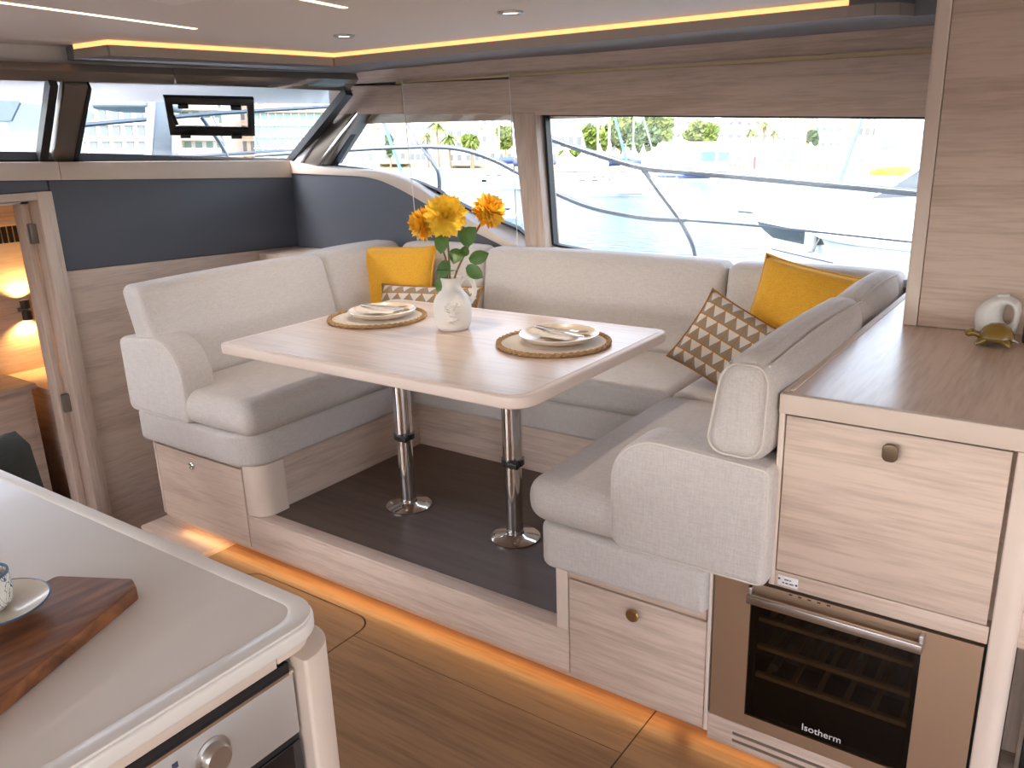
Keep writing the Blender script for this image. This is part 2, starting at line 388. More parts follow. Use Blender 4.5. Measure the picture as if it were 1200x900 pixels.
# ---- floor: panels with fine joints over a dark sub-floor
fl = struct(MB().box(-2.81, 3.4, -2.6, 3.40, -0.06, -0.003).build('floor', 'gap'))
RX = -1.898
hat = rounded_poly([(-2.57, 0.9), (RX-.006, 0.9), (RX-.006, 1.766), (-2.57, 1.766)], [0.05, 0.05, 0.075, 0.075], 8)
MB().prism(hat, 'xy', -0.02, 0.0).build('floor_hatch', 'floor', fl, 0.0012, 1)
inner = [(RX, 1.0)] + [(p[0]+(.006 if p[0] > -2.2 else -.004), p[1]+.004) for p in hat if p[1] > 1.5] + [(-2.574, 1.0)]
ringp = [(-2.81, 1.0), (-2.81, 1.93), (-0.877, 1.93), (-0.877, 1.668), (RX, 1.668)] + inner[1:]
MB().prism(ringp, 'xy', -0.02, 0.0).build('floor_panel', 'floor', fl)
for x0, x1, y0, y1 in ((RX, -0.877, -0.6, 1.665), (-0.873, 3.4, 0.62, 1.93), (-0.873, 3.4, -2.6, 0.616), (RX, -0.877, -2.6, -0.604), (-2.81, RX-.004, -2.6, 0.895)):
    MB().box(x0, x1, y0, y1, -0.02, 0.0).build('floor_panel', 'floor', fl)
# stair well down to the cabin, with a lit nosing along its edges
st = struct(MB().box(-5.1, -2.82, -0.8, 3.3, -0.62, -0.55).build('floor_cabin', 'floor'))
nos = thing('trim_1', (-2.83, 1.8, -0.3), kind='structure')
MB().box(-2.86, -2.81, -0.8, 1.93, -0.55, 0.001).build('nosing', 'oakY', nos, 0.003)
MB().box(-3.32, -2.86, 1.755, 1.95, -0.55, 0.001).build('nosing', 'oakX', nos, 0.003)

# ---- forward bulkhead
wf = thing('wall_forward', (XB, 2.6, -0.55), kind='structure')
gl, gr_ = onX(80, 318, XB), onX(335, 290, XB)
def gline(y): return gl.z + (gr_.z-gl.z)*(y-gl.y)/(gr_.y-gl.y)
lb0, lb1 = onX(0, 212, XB), onX(338, 208, XB); lt0, lt1 = onX(0, 190, XB), onX(338, 188, XB)
def lbot(y): return lb0.z + (lb1.z-lb0.z)*(y-lb0.y)/(lb1.y-lb0.y)
def ltop(y): return lt0.z + (lt1.z-lt0.z)*(y-lt0.y)/(lt1.y-lt0.y)
YJ = 1.962; YJ2 = 1.892; ZD = 1.392; YE = 3.5
def yz_panel(name, y0, y1, zb, zt, mat, x0=-4.06, x1=XB, parent=wf, n=1, bevel=0.002):
    poly = [(y0+(y1-y0)*k/n, zb(y0+(y1-y0)*k/n)) for k in range(n+1)] + [(y1-(y1-y0)*k/n, zt(y1-(y1-y0)*k/n)) for k in range(n+1)]
    return MB().prism(poly, 'yz', x0, x1).build(name, mat, parent, bevel)
yz_panel('lower_panel', YJ, YE, lambda y: -0.58, gline, 'oakY')
yz_panel('padded_panel', YJ+.004, YE, lambda y: gline(y)+.002, lbot, 'grey', x1=XB+.006, bevel=0.006)
yz_panel('padded_panel', -0.3, YJ-.002, lambda y: ZD+.036, lbot, 'grey', x1=XB+.006, bevel=0.006)
yz_panel('ledge_fascia', -0.3, 2.02, lbot, ltop, 'oakpale', x0=-4.05, x1=XB+.02, bevel=0.004)
yz_panel('ledge_fascia', 2.022, 3.375, lbot, ltop, 'oakpale', x0=-4.05, x1=XB+.018, bevel=0.004)
# doorway
d1 = thing('door_1', (XB, 1.9, -0.55), kind='structure')
MB().box(-4.07, XB+.03, YJ2, YJ, -0.58, ZD+.035).build('jamb', 'oakZ', d1, 0.004)
MB().box(-4.07, XB+.03, -0.3, YJ2, ZD, ZD+.035).build('lintel', 'oakY', d1, 0.004)
MB().box(-4.14, -4.06, YJ2-.038, YJ2-.004, -0.58, ZD-.002).build('door_edge', 'oakZ', d1, 0.002)
for zz in (1.24, 0.42):
    MB().box(-4.058, -4.03, YJ2-.03, YJ2+.001, zz-.045, zz+.045).build('hinge', 'bronze', d1, 0.002)
# the cabin beyond the doorway
cb = thing('wall_cabin', (-5.0, 1.5, -0.55), kind='structure')
XL = -5.05
MB().box(XL-.05, XL, -0.8, 3.3, -0.58, 1.375).build('panel', 'oakY', cb)
MB().box(-5.1, -4.06, -0.85, -0.8, -0.58, 1.375).build('panel', 'oakY', cb)
MB().box(-5.1, -4.06, -0.85, 3.35, 1.375, 1.385).build('panel', 'ceil', cb)
pz = onX(66, 300, XL)
MB().box(XL, XL+.05, pz.y-.03, pz.y+.045, 0.3, 1.375).build('post', 'oakY', cb, 0.004)
MB().box(XL-.01, -4.06, pz.y+.045, pz.y+.09, -0.58, 1.375).build('panel', 'oakY', cb)
tp = onX(30, 258, XL)
MB().box(XL, XL+.04, -0.8, tp.y+.3, tp.z-.02, tp.z+.03).build('cornice', 'oakY', cb, 0.003)
vz = onX(15, 272, XL)
for k in range(9):
    yy = vz.y-.22+k*.032
    MB().box(XL, XL+.015, yy, yy+.02, vz.z-.055, vz.z+.05).build('vent_slat', 'black', cb)

# ---- starboard side: valance, post, sill, curved trim, padded panel
wsb = thing('wall_starboard', (-2.0, YW, 0.0), kind='structure')
def P2(px, py, Y=YW): q = onY(px, py, Y); return (q.x, q.z)
def ext2(a, b, x): t = (x-a[0])/(b[0]-a[0]); return (x, a[1]+(b[1]-a[1])*t)
wc0, wc1 = P2(417, 81), P2(1094, 31); wt0, wt1 = P2(425, 133.5), P2(1084, 137); ws0, ws1 = P2(470, 95), P2(1094, 56)
XR = 0.4; XLF = -3.62
up_ = [ext2(wc0, wc1, XLF), ext2(wc0, wc1, XR), ext2(ws0, ws1, XR), ext2(ws0, ws1, XLF)]
MB().prism([(a, b+(.05 if i < 2 else 0)) for i, (a, b) in enumerate(up_)], 'xz', YW+.02, YW+.14).build('upper_board', 'oakX', wsb)
MB().prism([(XLF, 1.69), (XR, 1.64), (XR, 1.99), (XLF, 1.99)], 'xz', YW+.11, YW+.15).build('backing_board', 'oakX', wsb)
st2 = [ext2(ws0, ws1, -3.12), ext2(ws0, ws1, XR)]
MB().prism([st2[0], st2[1], (st2[1][0], st2[1][1]-.019), (st2[0][0], st2[0][1]-.010)], 'xz', YW+.006, YW+.03).build('pale_strip', plain('tan_strip', (0.62, 0.47, 0.27), 0.4), wsb)  # thin strip in a plain tan colour between the boards
xs = [XLF, P2(470, 95)[0], P2(597, 95)[0], XR]
for i in range(3):
    a, b = xs[i]+.0015, xs[i+1]-.0015
    MB().prism([ext2(wt0, wt1, a), ext2(wt0, wt1, b), (b, ext2(ws0, ws1, b)[1]-.02), (a, ext2(ws0, ws1, a)[1]-(.004 if i == 0 else .012))], 'xz', YW, YW+.12).build('valance_board', 'oakX', wsb, 0.002)
# post between the windows (raked)
pa, pb, pc, pd = P2(600, 132), P2(627, 132), P2(641.5, 304), P2(618, 302)
MB().prism([pa, pb, pc, pd], 'xz', YW-.005, YG+.05).build('post', 'oakZ', wsb, 0.006)
# sill below the big window
MB().box(-2.20, XR, 3.27, YG+.06, 1.03, 1.062).build('sill_board', 'bluewhite', wsb, 0.004)
MB().box(XB, XR, YW+.03, YW+.12, -0.55, 1.05).build('lining', 'oakX', wsb)
# curved lower edge of the forward side window
gcurve = [(380, 191), (392, 193), (430, 197), (466, 206), (492, 215), (516, 225), (552, 243), (580, 257), (612, 270.5), (632, 281)]
tcur = [(338, 188), (380, 196), (440, 201), (478, 213), (508, 232), (545, 255), (585, 277), (625, 296)]
bcur = [(338, 203), (380, 205), (430, 208), (462, 219), (500, 240), (540, 264), (580, 284), (612, 300)]
def curve2(pts, Y, n=6): return [tuple(p) for p in spline([Vector(P2(a, b, Y)) for a, b in pts], n)]
tc_, bc_ = curve2(tcur, YW-.012), curve2(bcur, YW-.012)
def resample(c, n):
    L = [0]
    for a, b in zip(c, c[1:]): L.append(L[-1]+math.dist(a, b))
    out = []
    for k in range(n):
        t = L[-1]*k/(n-1); i = max(j for j in range(len(L)) if L[j] <= t+1e-9); i = min(i, len(c)-2)
        u = (t-L[i])/(L[i+1]-L[i]); out.append((c[i][0]+(c[i+1][0]-c[i][0])*u, c[i][1]+(c[i+1][1]-c[i][1])*u))
    return out
tr_, br_ = resample(tc_, 40), resample(bc_, 40)
b = MB()
for Y, off in ((YW-.012, 0), (YW+.05, 0)): b.v += [Vector((p[0], Y, p[1])) for p in tr_] + [Vector((p[0], Y, p[1])) for p in br_]
n = 40
for i in range(n-1):
    b.f += [(i, i+1, n+i+1, n+i), (2*n+i, 3*n+i, 3*n+i+1, 2*n+i+1), (i, 2*n+i, 2*n+i+1, i+1), (n+i, n+i+1, 3*n+i+1, 3*n+i)]
b.build('curved_trim', 'oakpale', wsb, 0.003)
g_ = resample(curve2(gcurve, YG), 40)
b = MB()
b.grid([[Vector((p[0], YW-.01, p[1]-.001)) for p in tr_], [Vector((p[0], YG+.01, p[1]-.004)) for p in g_]])
b.grid([[Vector((p[0], YG+.012, p[1]-.004)) for p in g_], [Vector((p[0], YG+.012, p[1]-.10)) for p in g_]])
b.build('reveal', 'bluewhite', wsb)
MB().prism([(p[0], p[1]+.004) for p in br_] + [(-2.12, 1.0), (XB-.03, 0.95), (XB-.03, br_[0][1]+.004)], 'xz', YW, YW+.06).build('padded_panel', 'grey', wsb)

# ---- side windows
def pane_win(name, outer, holes_off, Y, label):
    w = thing(name, (outer[0][0], Y, outer[0][1]), kind='structure')
    MB().prism(outer, 'xz', Y, Y+.006).build('pane', 'glass', w)
    path = [Vector((p[0], Y-.004, p[1])) for p in outer]
    return w, path
def gasket(outer, Y, w, width=.014, dep=.03):
    n = len(outer); c = Vector((sum(p[0] for p in outer)/n, sum(p[1] for p in outer)/n)); b = MB(); rows = [[], [], []]
    inn = []
    for i in range(n):
        p = Vector(outer[i]); t = (Vector(outer[(i+1) % n])-Vector(outer[i-1])).normalized(); nn = Vector((-t.y, t.x))
        if nn.dot(c-p) < 0: nn = -nn
        inn.append(p+nn*width)
    for i in range(n):
        j = (i+1) % n; o = len(b.v)
        A, B_, C_, D_ = outer[i], outer[j], inn[j], inn[i]
        b.v += [Vector((q[0], Y-dep, q[1])) for q in (A, B_, C_, D_)] + [Vector((q[0], Y+.012, q[1])) for q in (A, B_, C_, D_)]
        b.f += [(o, o+1, o+2, o+3), (o+7, o+6, o+5, o+4), (o+3, o+2, o+6, o+7), (o, o+4, o+5, o+1)]
    b.build('gasket', 'rubber', w)
G = lambda px, py: P2(px, py, YG)
tl, tr2 = G(640, 132.5), G(1084, 135.5)
big = rounded_poly([ext2(tl, tr2, XR-.05), tl, G(650.5, 287.5), G(706, 299), G(820, 307.5), ext2(G(820, 307.5), G(1063, 322), XR-.05)], [0, .01, .02, .3, .9, 0], 6)
w1, _ = pane_win('window_1', big, 0, YG, ''); gasket(big, YG, w1, .013)
gs = [tuple(p) for p in resample(curve2([(384, 190.5)]+gcurve[1:], YG), 24)]
fr = [G(618, 131.5), G(419, 131)] + gs[0:]
w2, _ = pane_win('window_2', fr, 0, YG, ''); gasket(fr, YG, w2, .012)
lb = [G(417, 129), G(431, 131.5), G(394, 194), G(377, 193)]
MB().prism(lb, 'xz', YG-.03, YG+.012).build('corner_gasket', 'rubber', w2)

# ---- windscreen
B0, B1 = onX(0, 184, -4.03), onX(340, 191, -4.03); T0, T1 = onX(0, 94, -3.5), onX(402, 106, -3.5)
wsn = (B1-B0).cross(T0-B0).normalized()
if wsn.x < 0: wsn = -wsn
def onW(px, py, off=0.0): d = ray(px, py); return CAM + d*(((B0+wsn*off)-CAM).dot(wsn)/d.dot(wsn))
def wpoly(b, pts, o0, o1):
    n = len(pts); lo = [onW(*p) for p in pts]
    return b.add([p+wsn*o0 for p in lo]+[p+wsn*o1 for p in lo], [list(range(n)), list(range(2*n-1, n-1, -1))]+[[i, i+n, (i+1) % n+n, (i+1) % n] for i in range(n)])
w3 = thing('window_3', onW(220, 188), kind='structure')
wpoly(MB(), [(104, 96), (405, 106), (339, 193), (88, 187)], -.006, 0).build('pane', 'glass', w3)
wpoly(MB(), [(404, 107), (412, 108), (345, 193), (334, 193)], -.02, .02).build('gasket', 'rubber', w3)
wpoly(MB(), [(86, 183.5), (338, 189.5), (338, 193), (86, 187)], -.02, .02).build('gasket', 'rubber', w3)
wpoly(MB(), [(101, 98), (105, 98), (90, 186), (84, 186)], -.02, .025).build('gasket', 'rubber', w3)
b = MB(); O = [(190, 109.5), (296, 112), (297.5, 155.5), (197.5, 154)]; I = [(200.5, 117.5), (288, 119.5), (289.5, 147.5), (205, 146.5)]
for i in range(4):
    j = (i+1) % 4; wpoly(b, [O[i], O[j], I[j], I[i]], .004, .022)
hf = b.build('opening_frame', 'black', w3, 0.003)
wpoly(MB(), I, .010, .015).build('opening_pane', 'glass', hf)
for q in ((212, 118), (274, 120), (215, 153), (275, 154)): wpoly(MB(), [(q[0]-6, q[1]-2), (q[0]+6, q[1]-2), (q[0]+6, q[1]+2), (q[0]-6, q[1]+2)], .022, .032).build('clip', 'black', hf)
wpoly(MB(), [(199, 131), (203, 130), (206, 137), (201, 138)], .022, .04).build('latch', 'black', hf)
w4 = thing('window_4', onW(20, 186), kind='structure')
wpoly(MB(), [(-90, 93), (104, 96), (88, 187), (-90, 184)], -.006, 0).build('pane', 'glass', w4)
wpoly(MB(), [(55.5, 92), (65.5, 93), (53, 187), (43, 187)], -.02, .03).build('gasket', 'rubber', w4)
wpoly(MB(), [(-90, 181), (62, 183), (62, 187), (-90, 185)], -.02, .02).build('gasket', 'rubber', w4)
wsf = thing('trim_2', onW(80, 187), kind='structure')
wpoly(MB(), [(73.5, 96), (102, 97), (86, 188), (60, 187)], -.03, .02).build('mullion', 'bronze', wsf, 0.006)
wpoly(MB(), [(-90, 76), (204, 86.5), (204, 97), (-90, 91)], -.03, .006).build('header_rail', 'bronze', wsf, 0.004)
wpoly(MB(), [(204, 86.5), (420, 92), (408, 106), (206, 97)], -.03, .006).build('header_rail', plain('gloss_bronze', (0.25, 0.215, 0.185), 0.1, metal=0.55), wsf, 0.003)
pil = [P2(349, 193), P2(381, 193), P2(421, 130), P2(424, 108), P2(408, 106)]
MB().prism(pil, 'xz', YW+.005, YG+.05).build('corner_pillar', 'bronze', wsf, 0.006)
MB().prism([P2(343, 193), P2(352, 193), P2(413, 106), P2(406, 106)], 'xz', YW-.01, YG+.04).build('pillar_edge', 'bluewhite', wsf, 0.003)
MB().prism([P2(372, 193), P2(376, 193), P2(420, 131), P2(416, 131)], 'xz', YW-.003, YW+.03).build('pillar_edge', 'chrome', wsf, 0.002)

# ---- ceiling: raised tray, soffits, light cove
ce = thing('ceiling', (-1, 1, 2.0), kind='structure')
MB().box(-4.0, 4.2, -2.7, 3.6, 2.0, 2.06).build('tray', 'ceil', ce)
hx = -3.5
hb = [(hx, y, 1.912) for y in (-0.3, 3.5)]
MB().box(-3.56, hx, -2.7, 3.5, 1.912, 2.02).build('header', 'beam', ce, 0.004)
# soffit runs: along the side, and across the front with a cut corner
def soff(b, pts, zb, zt):
    n = len(pts); zz = zb if hasattr(zb, '__len__') else [zb]*n
    return b.add([(p[0], p[1], z) for p, z in zip(pts, zz)]+[(p[0], p[1], zt) for p in pts], [list(range(n)), list(range(2*n-1, n-1, -1))]+[[i, i+n, (i+1) % n+n, (i+1) % n] for i in range(n)])
fo = onZ(86, 52, 2.0); fi = onZ(126, 46.5, 2.0); cn = onZ(391, 62.5, 2.0); rt = onZ(995, -.5, 2.0)
endp = rounded_poly([(rt.x, rt.y), (rt.x+.14, rt.y+.02), (rt.x+.16, rt.y+.2)], [0, .09, 0], 6)
edge = [(fo.x, fo.y), (fi.x, fi.y), (cn.x, cn.y), (rt.x, rt.y)]
e2 = edge + [(rt.x+.08, rt.y+.015), (rt.x+.14, rt.y+.06), (rt.x+.17, rt.y+.14)]
so = e2 + [(0.6, rt.y+.16), (0.6, 3.5), (-3.5, 3.5), (-3.5, fo.y+.02)]
zs = [1.945]*len(e2) + [1.92, 1.917, 1.953, 1.95]
soff(MB(), so, zs, 1.999).build('soffit', 'soffit', ce)
def strip(b, pts, z0, z1, th, side=1):
    for a, c in zip(pts, pts[1:]):
        a, c = Vector(a), Vector(c); t = (c-a).normalized(); nn = Vector((t.y, -t.x))*side*th
        b.hexa([(a.x, a.y, z0), (c.x, c.y, z0), (c.x+nn.x, c.y+nn.y, z0), (a.x+nn.x, a.y+nn.y, z0)], [(a.x, a.y, z1), (c.x, c.y, z1), (c.x+nn.x, c.y+nn.y, z1), (a.x+nn.x, a.y+nn.y, z1)])
    return b
strip(MB(), e2, 1.9445, 1.982, .006).build('fascia', 'fascia', ce, weld=False)
strip(MB(), edge, 1.982, 1.9995, .003).build('light_cove', 'led', ce, weld=False)
for pts in ([(0, 2.5), (229, 33.5)], [(330, -6), (405, 9)]):
    a, c = onZ(*pts[0], 2.0), onZ(*pts[1], 2.0); t = (c-a).normalized(); a = a-t*.5 if pts[0][0] == 0 else a-t*.8; w = Vector((-t.y, t.x, 0))*.009
    b = MB().hexa([a-w+Vector((0, 0, -.002)), c-w+Vector((0, 0, -.002)), c+w+Vector((0, 0, -.002)), a+w+Vector((0, 0, -.002))], [a-w, c-w, c+w, a+w])
    b.build('light_slot', 'ledwhite', ce)
h0, h1, h2 = onZ(160, -4, 2.0), onZ(204, 5.5, 2.0), onZ(240, -1.5, 2.0)
hd = h0 + (h2-h1)
b = MB(); up = Vector((0, 0, -.003))
b.hexa([h0+up, h1+up, h2+up, hd+up], [h0, h1, h2, hd]); b.build('hatch_panel', plain('pale_hatch', (0.80, 0.77, 0.75), 0.5), ce)
for px, py in ((403, 41), (598, 13.5)):
    c = onZ(px, py, 2.0)
    lamp = thing('ceiling_spotlight', c, {403: 'round recessed ceiling spotlight near the corner of the light cove', 598: 'round recessed ceiling spotlight above the vase side of the table'}[px], 'spotlight', 'recessed ceiling spotlights')
    MB().lathe([(.026, -.001), (.042, -.001), (.042, -.006), (.036, -.009), (.028, -.006)], c, 28, ring=True).build('bezel', 'steel', lamp)
    MB().lathe([(0, -.0045), (.027, -.0045), (.027, -.001), (0, -.001)], c, 24).build('lens', emit('spot_lens', (1.0, 0.86, 0.68), 5), lamp)
    ld = bpy.data.lights.new('spot_beam', 'SPOT'); ld.energy = 14; ld.spot_size = 2.2; ld.spot_blend = 0.8; ld.color = (1.0, 0.84, 0.66); ld.shadow_soft_size = 0.03
    lo = bpy.data.objects.new('spot_beam', ld); COL.objects.link(lo); lo.location = c+Vector((0, 0, -.012))
# ---- the rest of the saloon, behind the camera
wp = thing('wall_port', (0, -2.6, 0), kind='structure')
MB().box(-4.0, 3.4, -2.7, -2.6, -0.6, 0.95).build('panel', 'oakX', wp)
MB().box(-4.0, 3.4, -2.7, -2.6, 1.78, 2.0).build('panel', 'oakX', wp)
for x in (-4.0, -2.1, 0.0, 2.0, 3.3): MB().box(x, x+.1, -2.7, -2.6, 0.95, 1.78).build('post', 'oakZ', wp)
wa = thing('wall_aft', (3.4, 0, 0), kind='structure')
for y0, y1 in ((-2.7, -2.3), (2.0, 3.5)): MB().box(3.35, 3.45, y0, y1, -0.05, 2.0).build('panel', 'oakY', wa)
# outer shell of the boat: coachroof brow, foredeck, side deck
MB().hexa([(-3.97, -2.9, 1.815), (-3.60, -2.9, 1.875), (-3.60, 3.75, 1.875), (-3.97, 3.75, 1.815)], [(-3.97, -2.9, 1.86), (-3.50, -2.9, 2.0), (-3.50, 3.75, 2.0), (-3.97, 3.75, 1.86)]).build('roof_brow', plain('white_gelcoat', (0.70, 0.71, 0.72), 0.3), None, 0.01, 3)
struct(bpy.data.objects['roof_brow'])
b = MB().hexa([(-9, -1.4, 1.20), (-4.07, -2.9, 1.43), (-4.07, 3.7, 1.43), (-9, 2.4, 1.20)], [(-9, -1.4, 1.26), (-4.07, -2.9, 1.47), (-4.07, 3.7, 1.47), (-9, 2.4, 1.26)])
struct(b.build('foredeck', 'bluewhite', None, 0.01, 2))
struct(MB().box(-4.5, 3.5, 3.53, 4.25, 0.55, 0.68).build('side_deck', 'bluewhite', None, 0.02, 2))

struct(MB().box(-4.5, 3.5, -3.45, -2.71, 0.55, 0.68).build('side_deck', 'bluewhite', None, 0.02, 2))  # unseen port deck, added to bounce daylight onto the ceiling
struct(MB().box(3.4, 7.4, -2.7, 3.5, -0.2, -0.01).build('added_cockpit_deck', plain('pale_cockpit_deck', (0.72, 0.66, 0.58), 0.6), None, 0.01, 2))  # unseen aft deck, added so that sunlight bounces into the saloon

# ================================================================== FURNITURE
# ---- U-shaped settee
se = thing('settee', (-1.86, 2.5, 0.0), 'beige fabric U-shaped settee with oak drawer bases around the dining table', 'sofa')
def P(b, name, mat='fabric', parent=se, **k): return b.build(name, mat, parent, **k)
# plinth and platform
P(MB().box(-2.594, -1.122, YF, YF+.03, 0.075, 0.205), 'step_panel', 'oakX', bevel=.002)
P(MB().box(-2.594, -1.122, YF-.002, YF+.06, 0.205, 0.220), 'step_trim', 'oakX', bevel=.003)
P(MB().box(-2.55, -1.16, YF+.06, 2.77, 0.15, 0.216), 'platform', 'platform')
P(MB().add([(-3.17, YF+.002, .075), (-.70, YF+.002, .075), (-.70, YF+.03, .040), (-3.17, YF+.03, .040)] + [(-3.17, YF+.06, .075), (-.70, YF+.06, .075), (-.70, YF+.06, .040), (-3.17, YF+.06, .040)],
       [(0, 1, 2, 3), (0, 4, 5, 1), (3, 2, 6, 7), (4, 7, 6, 5), (0, 3, 7, 4), (1, 5, 6, 2)]), 'plinth_lip', 'oakX')
P(MB().box(-3.17, -.70, YF+.10, YF+.13, 0.0, 0.12), 'plinth_back', 'oakX')
P(MB().box(-3.17, -.70, YF+.062, YF+.074, 0.050, 0.06), 'plinth_light', 'led')
area_light('plinth_tape', (-1.95, YF+.036, 0.0375), (0, -.6, -1), 2.3, .008, 0.7, (1.0, 0.58, 0.22))
area_light('plinth_tape', (-.45, YF+.036, 0.0375), (0, -.6, -1), .6, .008, 0.16, (1.0, 0.58, 0.22))
# left base
P(MB().box(-3.16, -2.55, YF+.02, 3.3, .08, .42), 'base', 'oakX')
P(MB().box(-3.175, -2.598, YF, YF+.03, .413, .428), 'base_rail', 'oakX', bevel=.002)
P(MB().box(-3.180, -3.168, YF-.004, YF+.05, .085, .428), 'base_edge', 'oakpale', bevel=.002)
dr = P(MB().box(-3.166, -2.598, YF-.003, YF+.018, .078, .408), 'drawer', 'oakX', bevel=.002)
kc = onY(226, 545, YF); MB().lathe([(.016, 0), (.0165, .006), (.013, .009), (.0125, .004), (0, .004)], (kc.x, YF-.003, kc.z), 20, (0, -1, 0)).build('lock', 'chrome', dr)
pst = rounded_poly([(-2.594, YF+.002), (-2.50, YF+.002), (-2.50, YF+.14), (-2.594, YF+.14)], [.003, .07, .02, .003], 8)
P(MB().prism(pst, 'xy', .2195, .43), 'corner_post', 'oakpale')
P(MB().box(-2.56, -2.53, YF+.1, 2.78, .2, .425), 'side_panel', 'oakY')
P(MB().box(-2.56, -1.14, 2.75, 2.78, .2, .425), 'back_panel', 'oakX')
P(MB().box(-2.56, -0.6, 2.78, 3.38, .2, .42), 'base', 'oakX')
# right base
P(MB().box(-1.17, -0.70, YF+.02, 3.3, .08, .42), 'base', 'oakX')
P(MB().box(-1.165, -1.124, YF, YF+.04, .217, .428), 'base_edge', 'oakpale', bevel=.004)
P(MB().box(-1.121, -0.705, YF, YF+.03, .398, .428), 'base_rail', 'oakX', bevel=.002)
dr = P(MB().box(-1.118, -0.702, YF-.003, YF+.018, .072, .394), 'drawer', 'oakX', bevel=.002)
P(MB().box(-0.70, -0.690, YF-.006, YF+.03, .07, .56), 'base_edge', 'oakpale', bevel=.002)
kc = onY(741, 721, YF-.02)
MB().lathe([(.007, 0), (.007, .014), (.0185, .016), (.0195, .020), (.017, .0235), (0, .0235)], (kc.x, YF-.003, kc.z), 24, (0, -1, 0)).build('knob', 'brassknob', dr)
# upholstered base layer (lower) and seat layer
def ucush(name, outline, z0, z1, bev, rads=0, zpuff=0.0):
    b = MB().prism(rounded_poly(outline, rads, 8), 'xy', z0, z1); return P(b, name, bevel=bev, seg=4, angle=60)
ucush('base_cushion', [(-3.24, 1.765), (-2.50, 1.765), (-2.50, 2.70), (-3.24, 2.70)], .428, .562, .022, [.06, .13, .02, .02])
ucush('base_cushion', [(-3.24, 2.70), (-1.19, 2.70), (-1.19, 3.3), (-3.24, 3.3)], .428, .562, .02, 0)
ucush('base_cushion', [(-1.205, 1.765), (-.697, 1.765), (-.697, 2.70), (-1.205, 2.70)], .428, .562, .025, [.05, .02, .02, .02])
def seat(x0, x1, y0, y1, z0, z1, r, puff):
    P(MB().rbox(x0, x1, y0, y1, z0, z1, r, puff, 10), 'seat_cushion', angle=180)
b = MB(); b.rbox(-2.83, -2.465, 1.755, 1.95, .562, .70, .045, .006, 8)
P(MB().rbox(-3.10, -2.465, 1.757, 2.72, .560, .693, .055, .014, 12, axes='z'), 'seat_cushion', angle=180)
P(MB().rbox(-3.10, -2.55, 2.725, 3.24, .560, .690, .03, .012, 8, axes='z'), 'seat_cushion', angle=180)
P(MB().rbox(-2.55, -1.235, 2.70, 3.24, .560, .690, .035, .012, 12, axes='z'), 'seat_cushion', angle=180)
P(MB().rbox(-1.225, -.68, 2.68, 3.24, .560, .690, .03, .012, 8, axes='z'), 'seat_cushion', angle=180)
P(MB().rbox(-1.245, -.66, 1.757, 2.675, .560, .695, .058, .016, 12, axes='z'), 'seat_cushion', angle=180)
# arms: cushion slabs with one big rounded corner
def arm(prof, y0, y1, name='armrest'):
    o = P(MB().prism(prof, 'xz', y0, y1), name, bevel=.028, seg=5, angle=60)
    c = Vector((sum(p[0] for p in prof)/len(prof), sum(p[1] for p in prof)/len(prof)))
    path = [Vector((p[0]+(c.x-p[0])*.035, y0+.006, p[1]+(c.y-p[1])*.035)) for p in prof]
    MB().tube(path, .0032, 6, closed=True).build('piping', 'piping', o)
armL = rounded_poly([(-3.235, .564), (-2.825, .564), (-2.825, .908), (-3.235, .872)], [.03, .02, .17, .03], 10)
arm(armL, 1.752, 1.90)
armR = rounded_poly([(-.965, .564), (-.545, .564), (-.545, .868), (-.965, .890)], [.045, .02, .02, .13], 10)
arm(armR, 1.748, 1.885)
# back cushions
def recl(z0, k, ax, sg):
    def fn(q):
        d = (q.z-z0)*k
        if ax == 'x': q.x += sg*d
        else: q.y += sg*d
        return q
    return fn
def backc(x0, x1, y0, y1, z0, z1, r, puff, fn, n=10, axes='xyz'): return P(MB().rbox(x0, x1, y0, y1, z0, z1, r, puff, n, fn, axes), 'back_cushion', angle=180)
backc(-3.10, -2.95, 1.768, 2.735, .69, 1.085, .04, .008, recl(.69, .27, 'x', -1), 12, axes='xz')
backc(-3.16, -2.98, 2.742, 3.30, .69, 1.085, .04, .008, recl(.69, .26, 'x', -1), axes='xz')
backc(-3.02, -2.475, 3.155, 3.30, .69, 1.085, .04, .008, recl(.69, .16, 'y', 1), axes='yz')
backc(-2.465, -1.245, 3.155, 3.30, .69, 1.085, .04, .010, recl(.69, .16, 'y', 1), 12, axes='yz')
backc(-1.238, -.585, 3.155, 3.30, .69, 1.085, .04, .008, recl(.69, .16, 'y', 1), axes='yz')
def roundback(x0, x1, y0, y1, z0, z1):
    def fn(q):
        k = max(0, (q.z-z0)/(z1-z0)); q.x = x1+(q.x-x1)*(1-.24*k**1.4)+.004*k; return q
    o = backc(x0, x1, y0, y1, z0, z1, .06, .014, fn, 12, axes='xz')
    for xx, zz in ((x0+.022, z1-.020), (x1-.018, z1-.014)):
        MB().tube([fn(Vector((xx, y0+.02+(y1-y0-.04)*k/16, zz+.013*math.sin(PI*k/16)))) for k in range(17)], .003, 6).build('piping', 'piping', o)
    q = rounded_poly([(x0+.012, z0+.02), (x1-.012, z0+.02), (x1-.012, z1-.014), (x0+.012, z1-.014)], .045, 6)
    MB().tube([fn(Vector((p[0], y0+.010, p[1]))) for p in q], .003, 6, closed=True).build('piping', 'piping', o)
roundback(-.722, -.562, 1.752, 2.60, .862, 1.118)
roundback(-.715, -.575, 2.605, 3.165, .862, 1.112)
backc(-.725, -.60, 1.90, 3.16, .69, .88, .03, .0, None)

# ---- shelf behind the left bench
struct(MB().box(-3.995, -3.30, 3.08, 3.375, .93, 0.995).build('trim_3', 'oakY', None, .004))

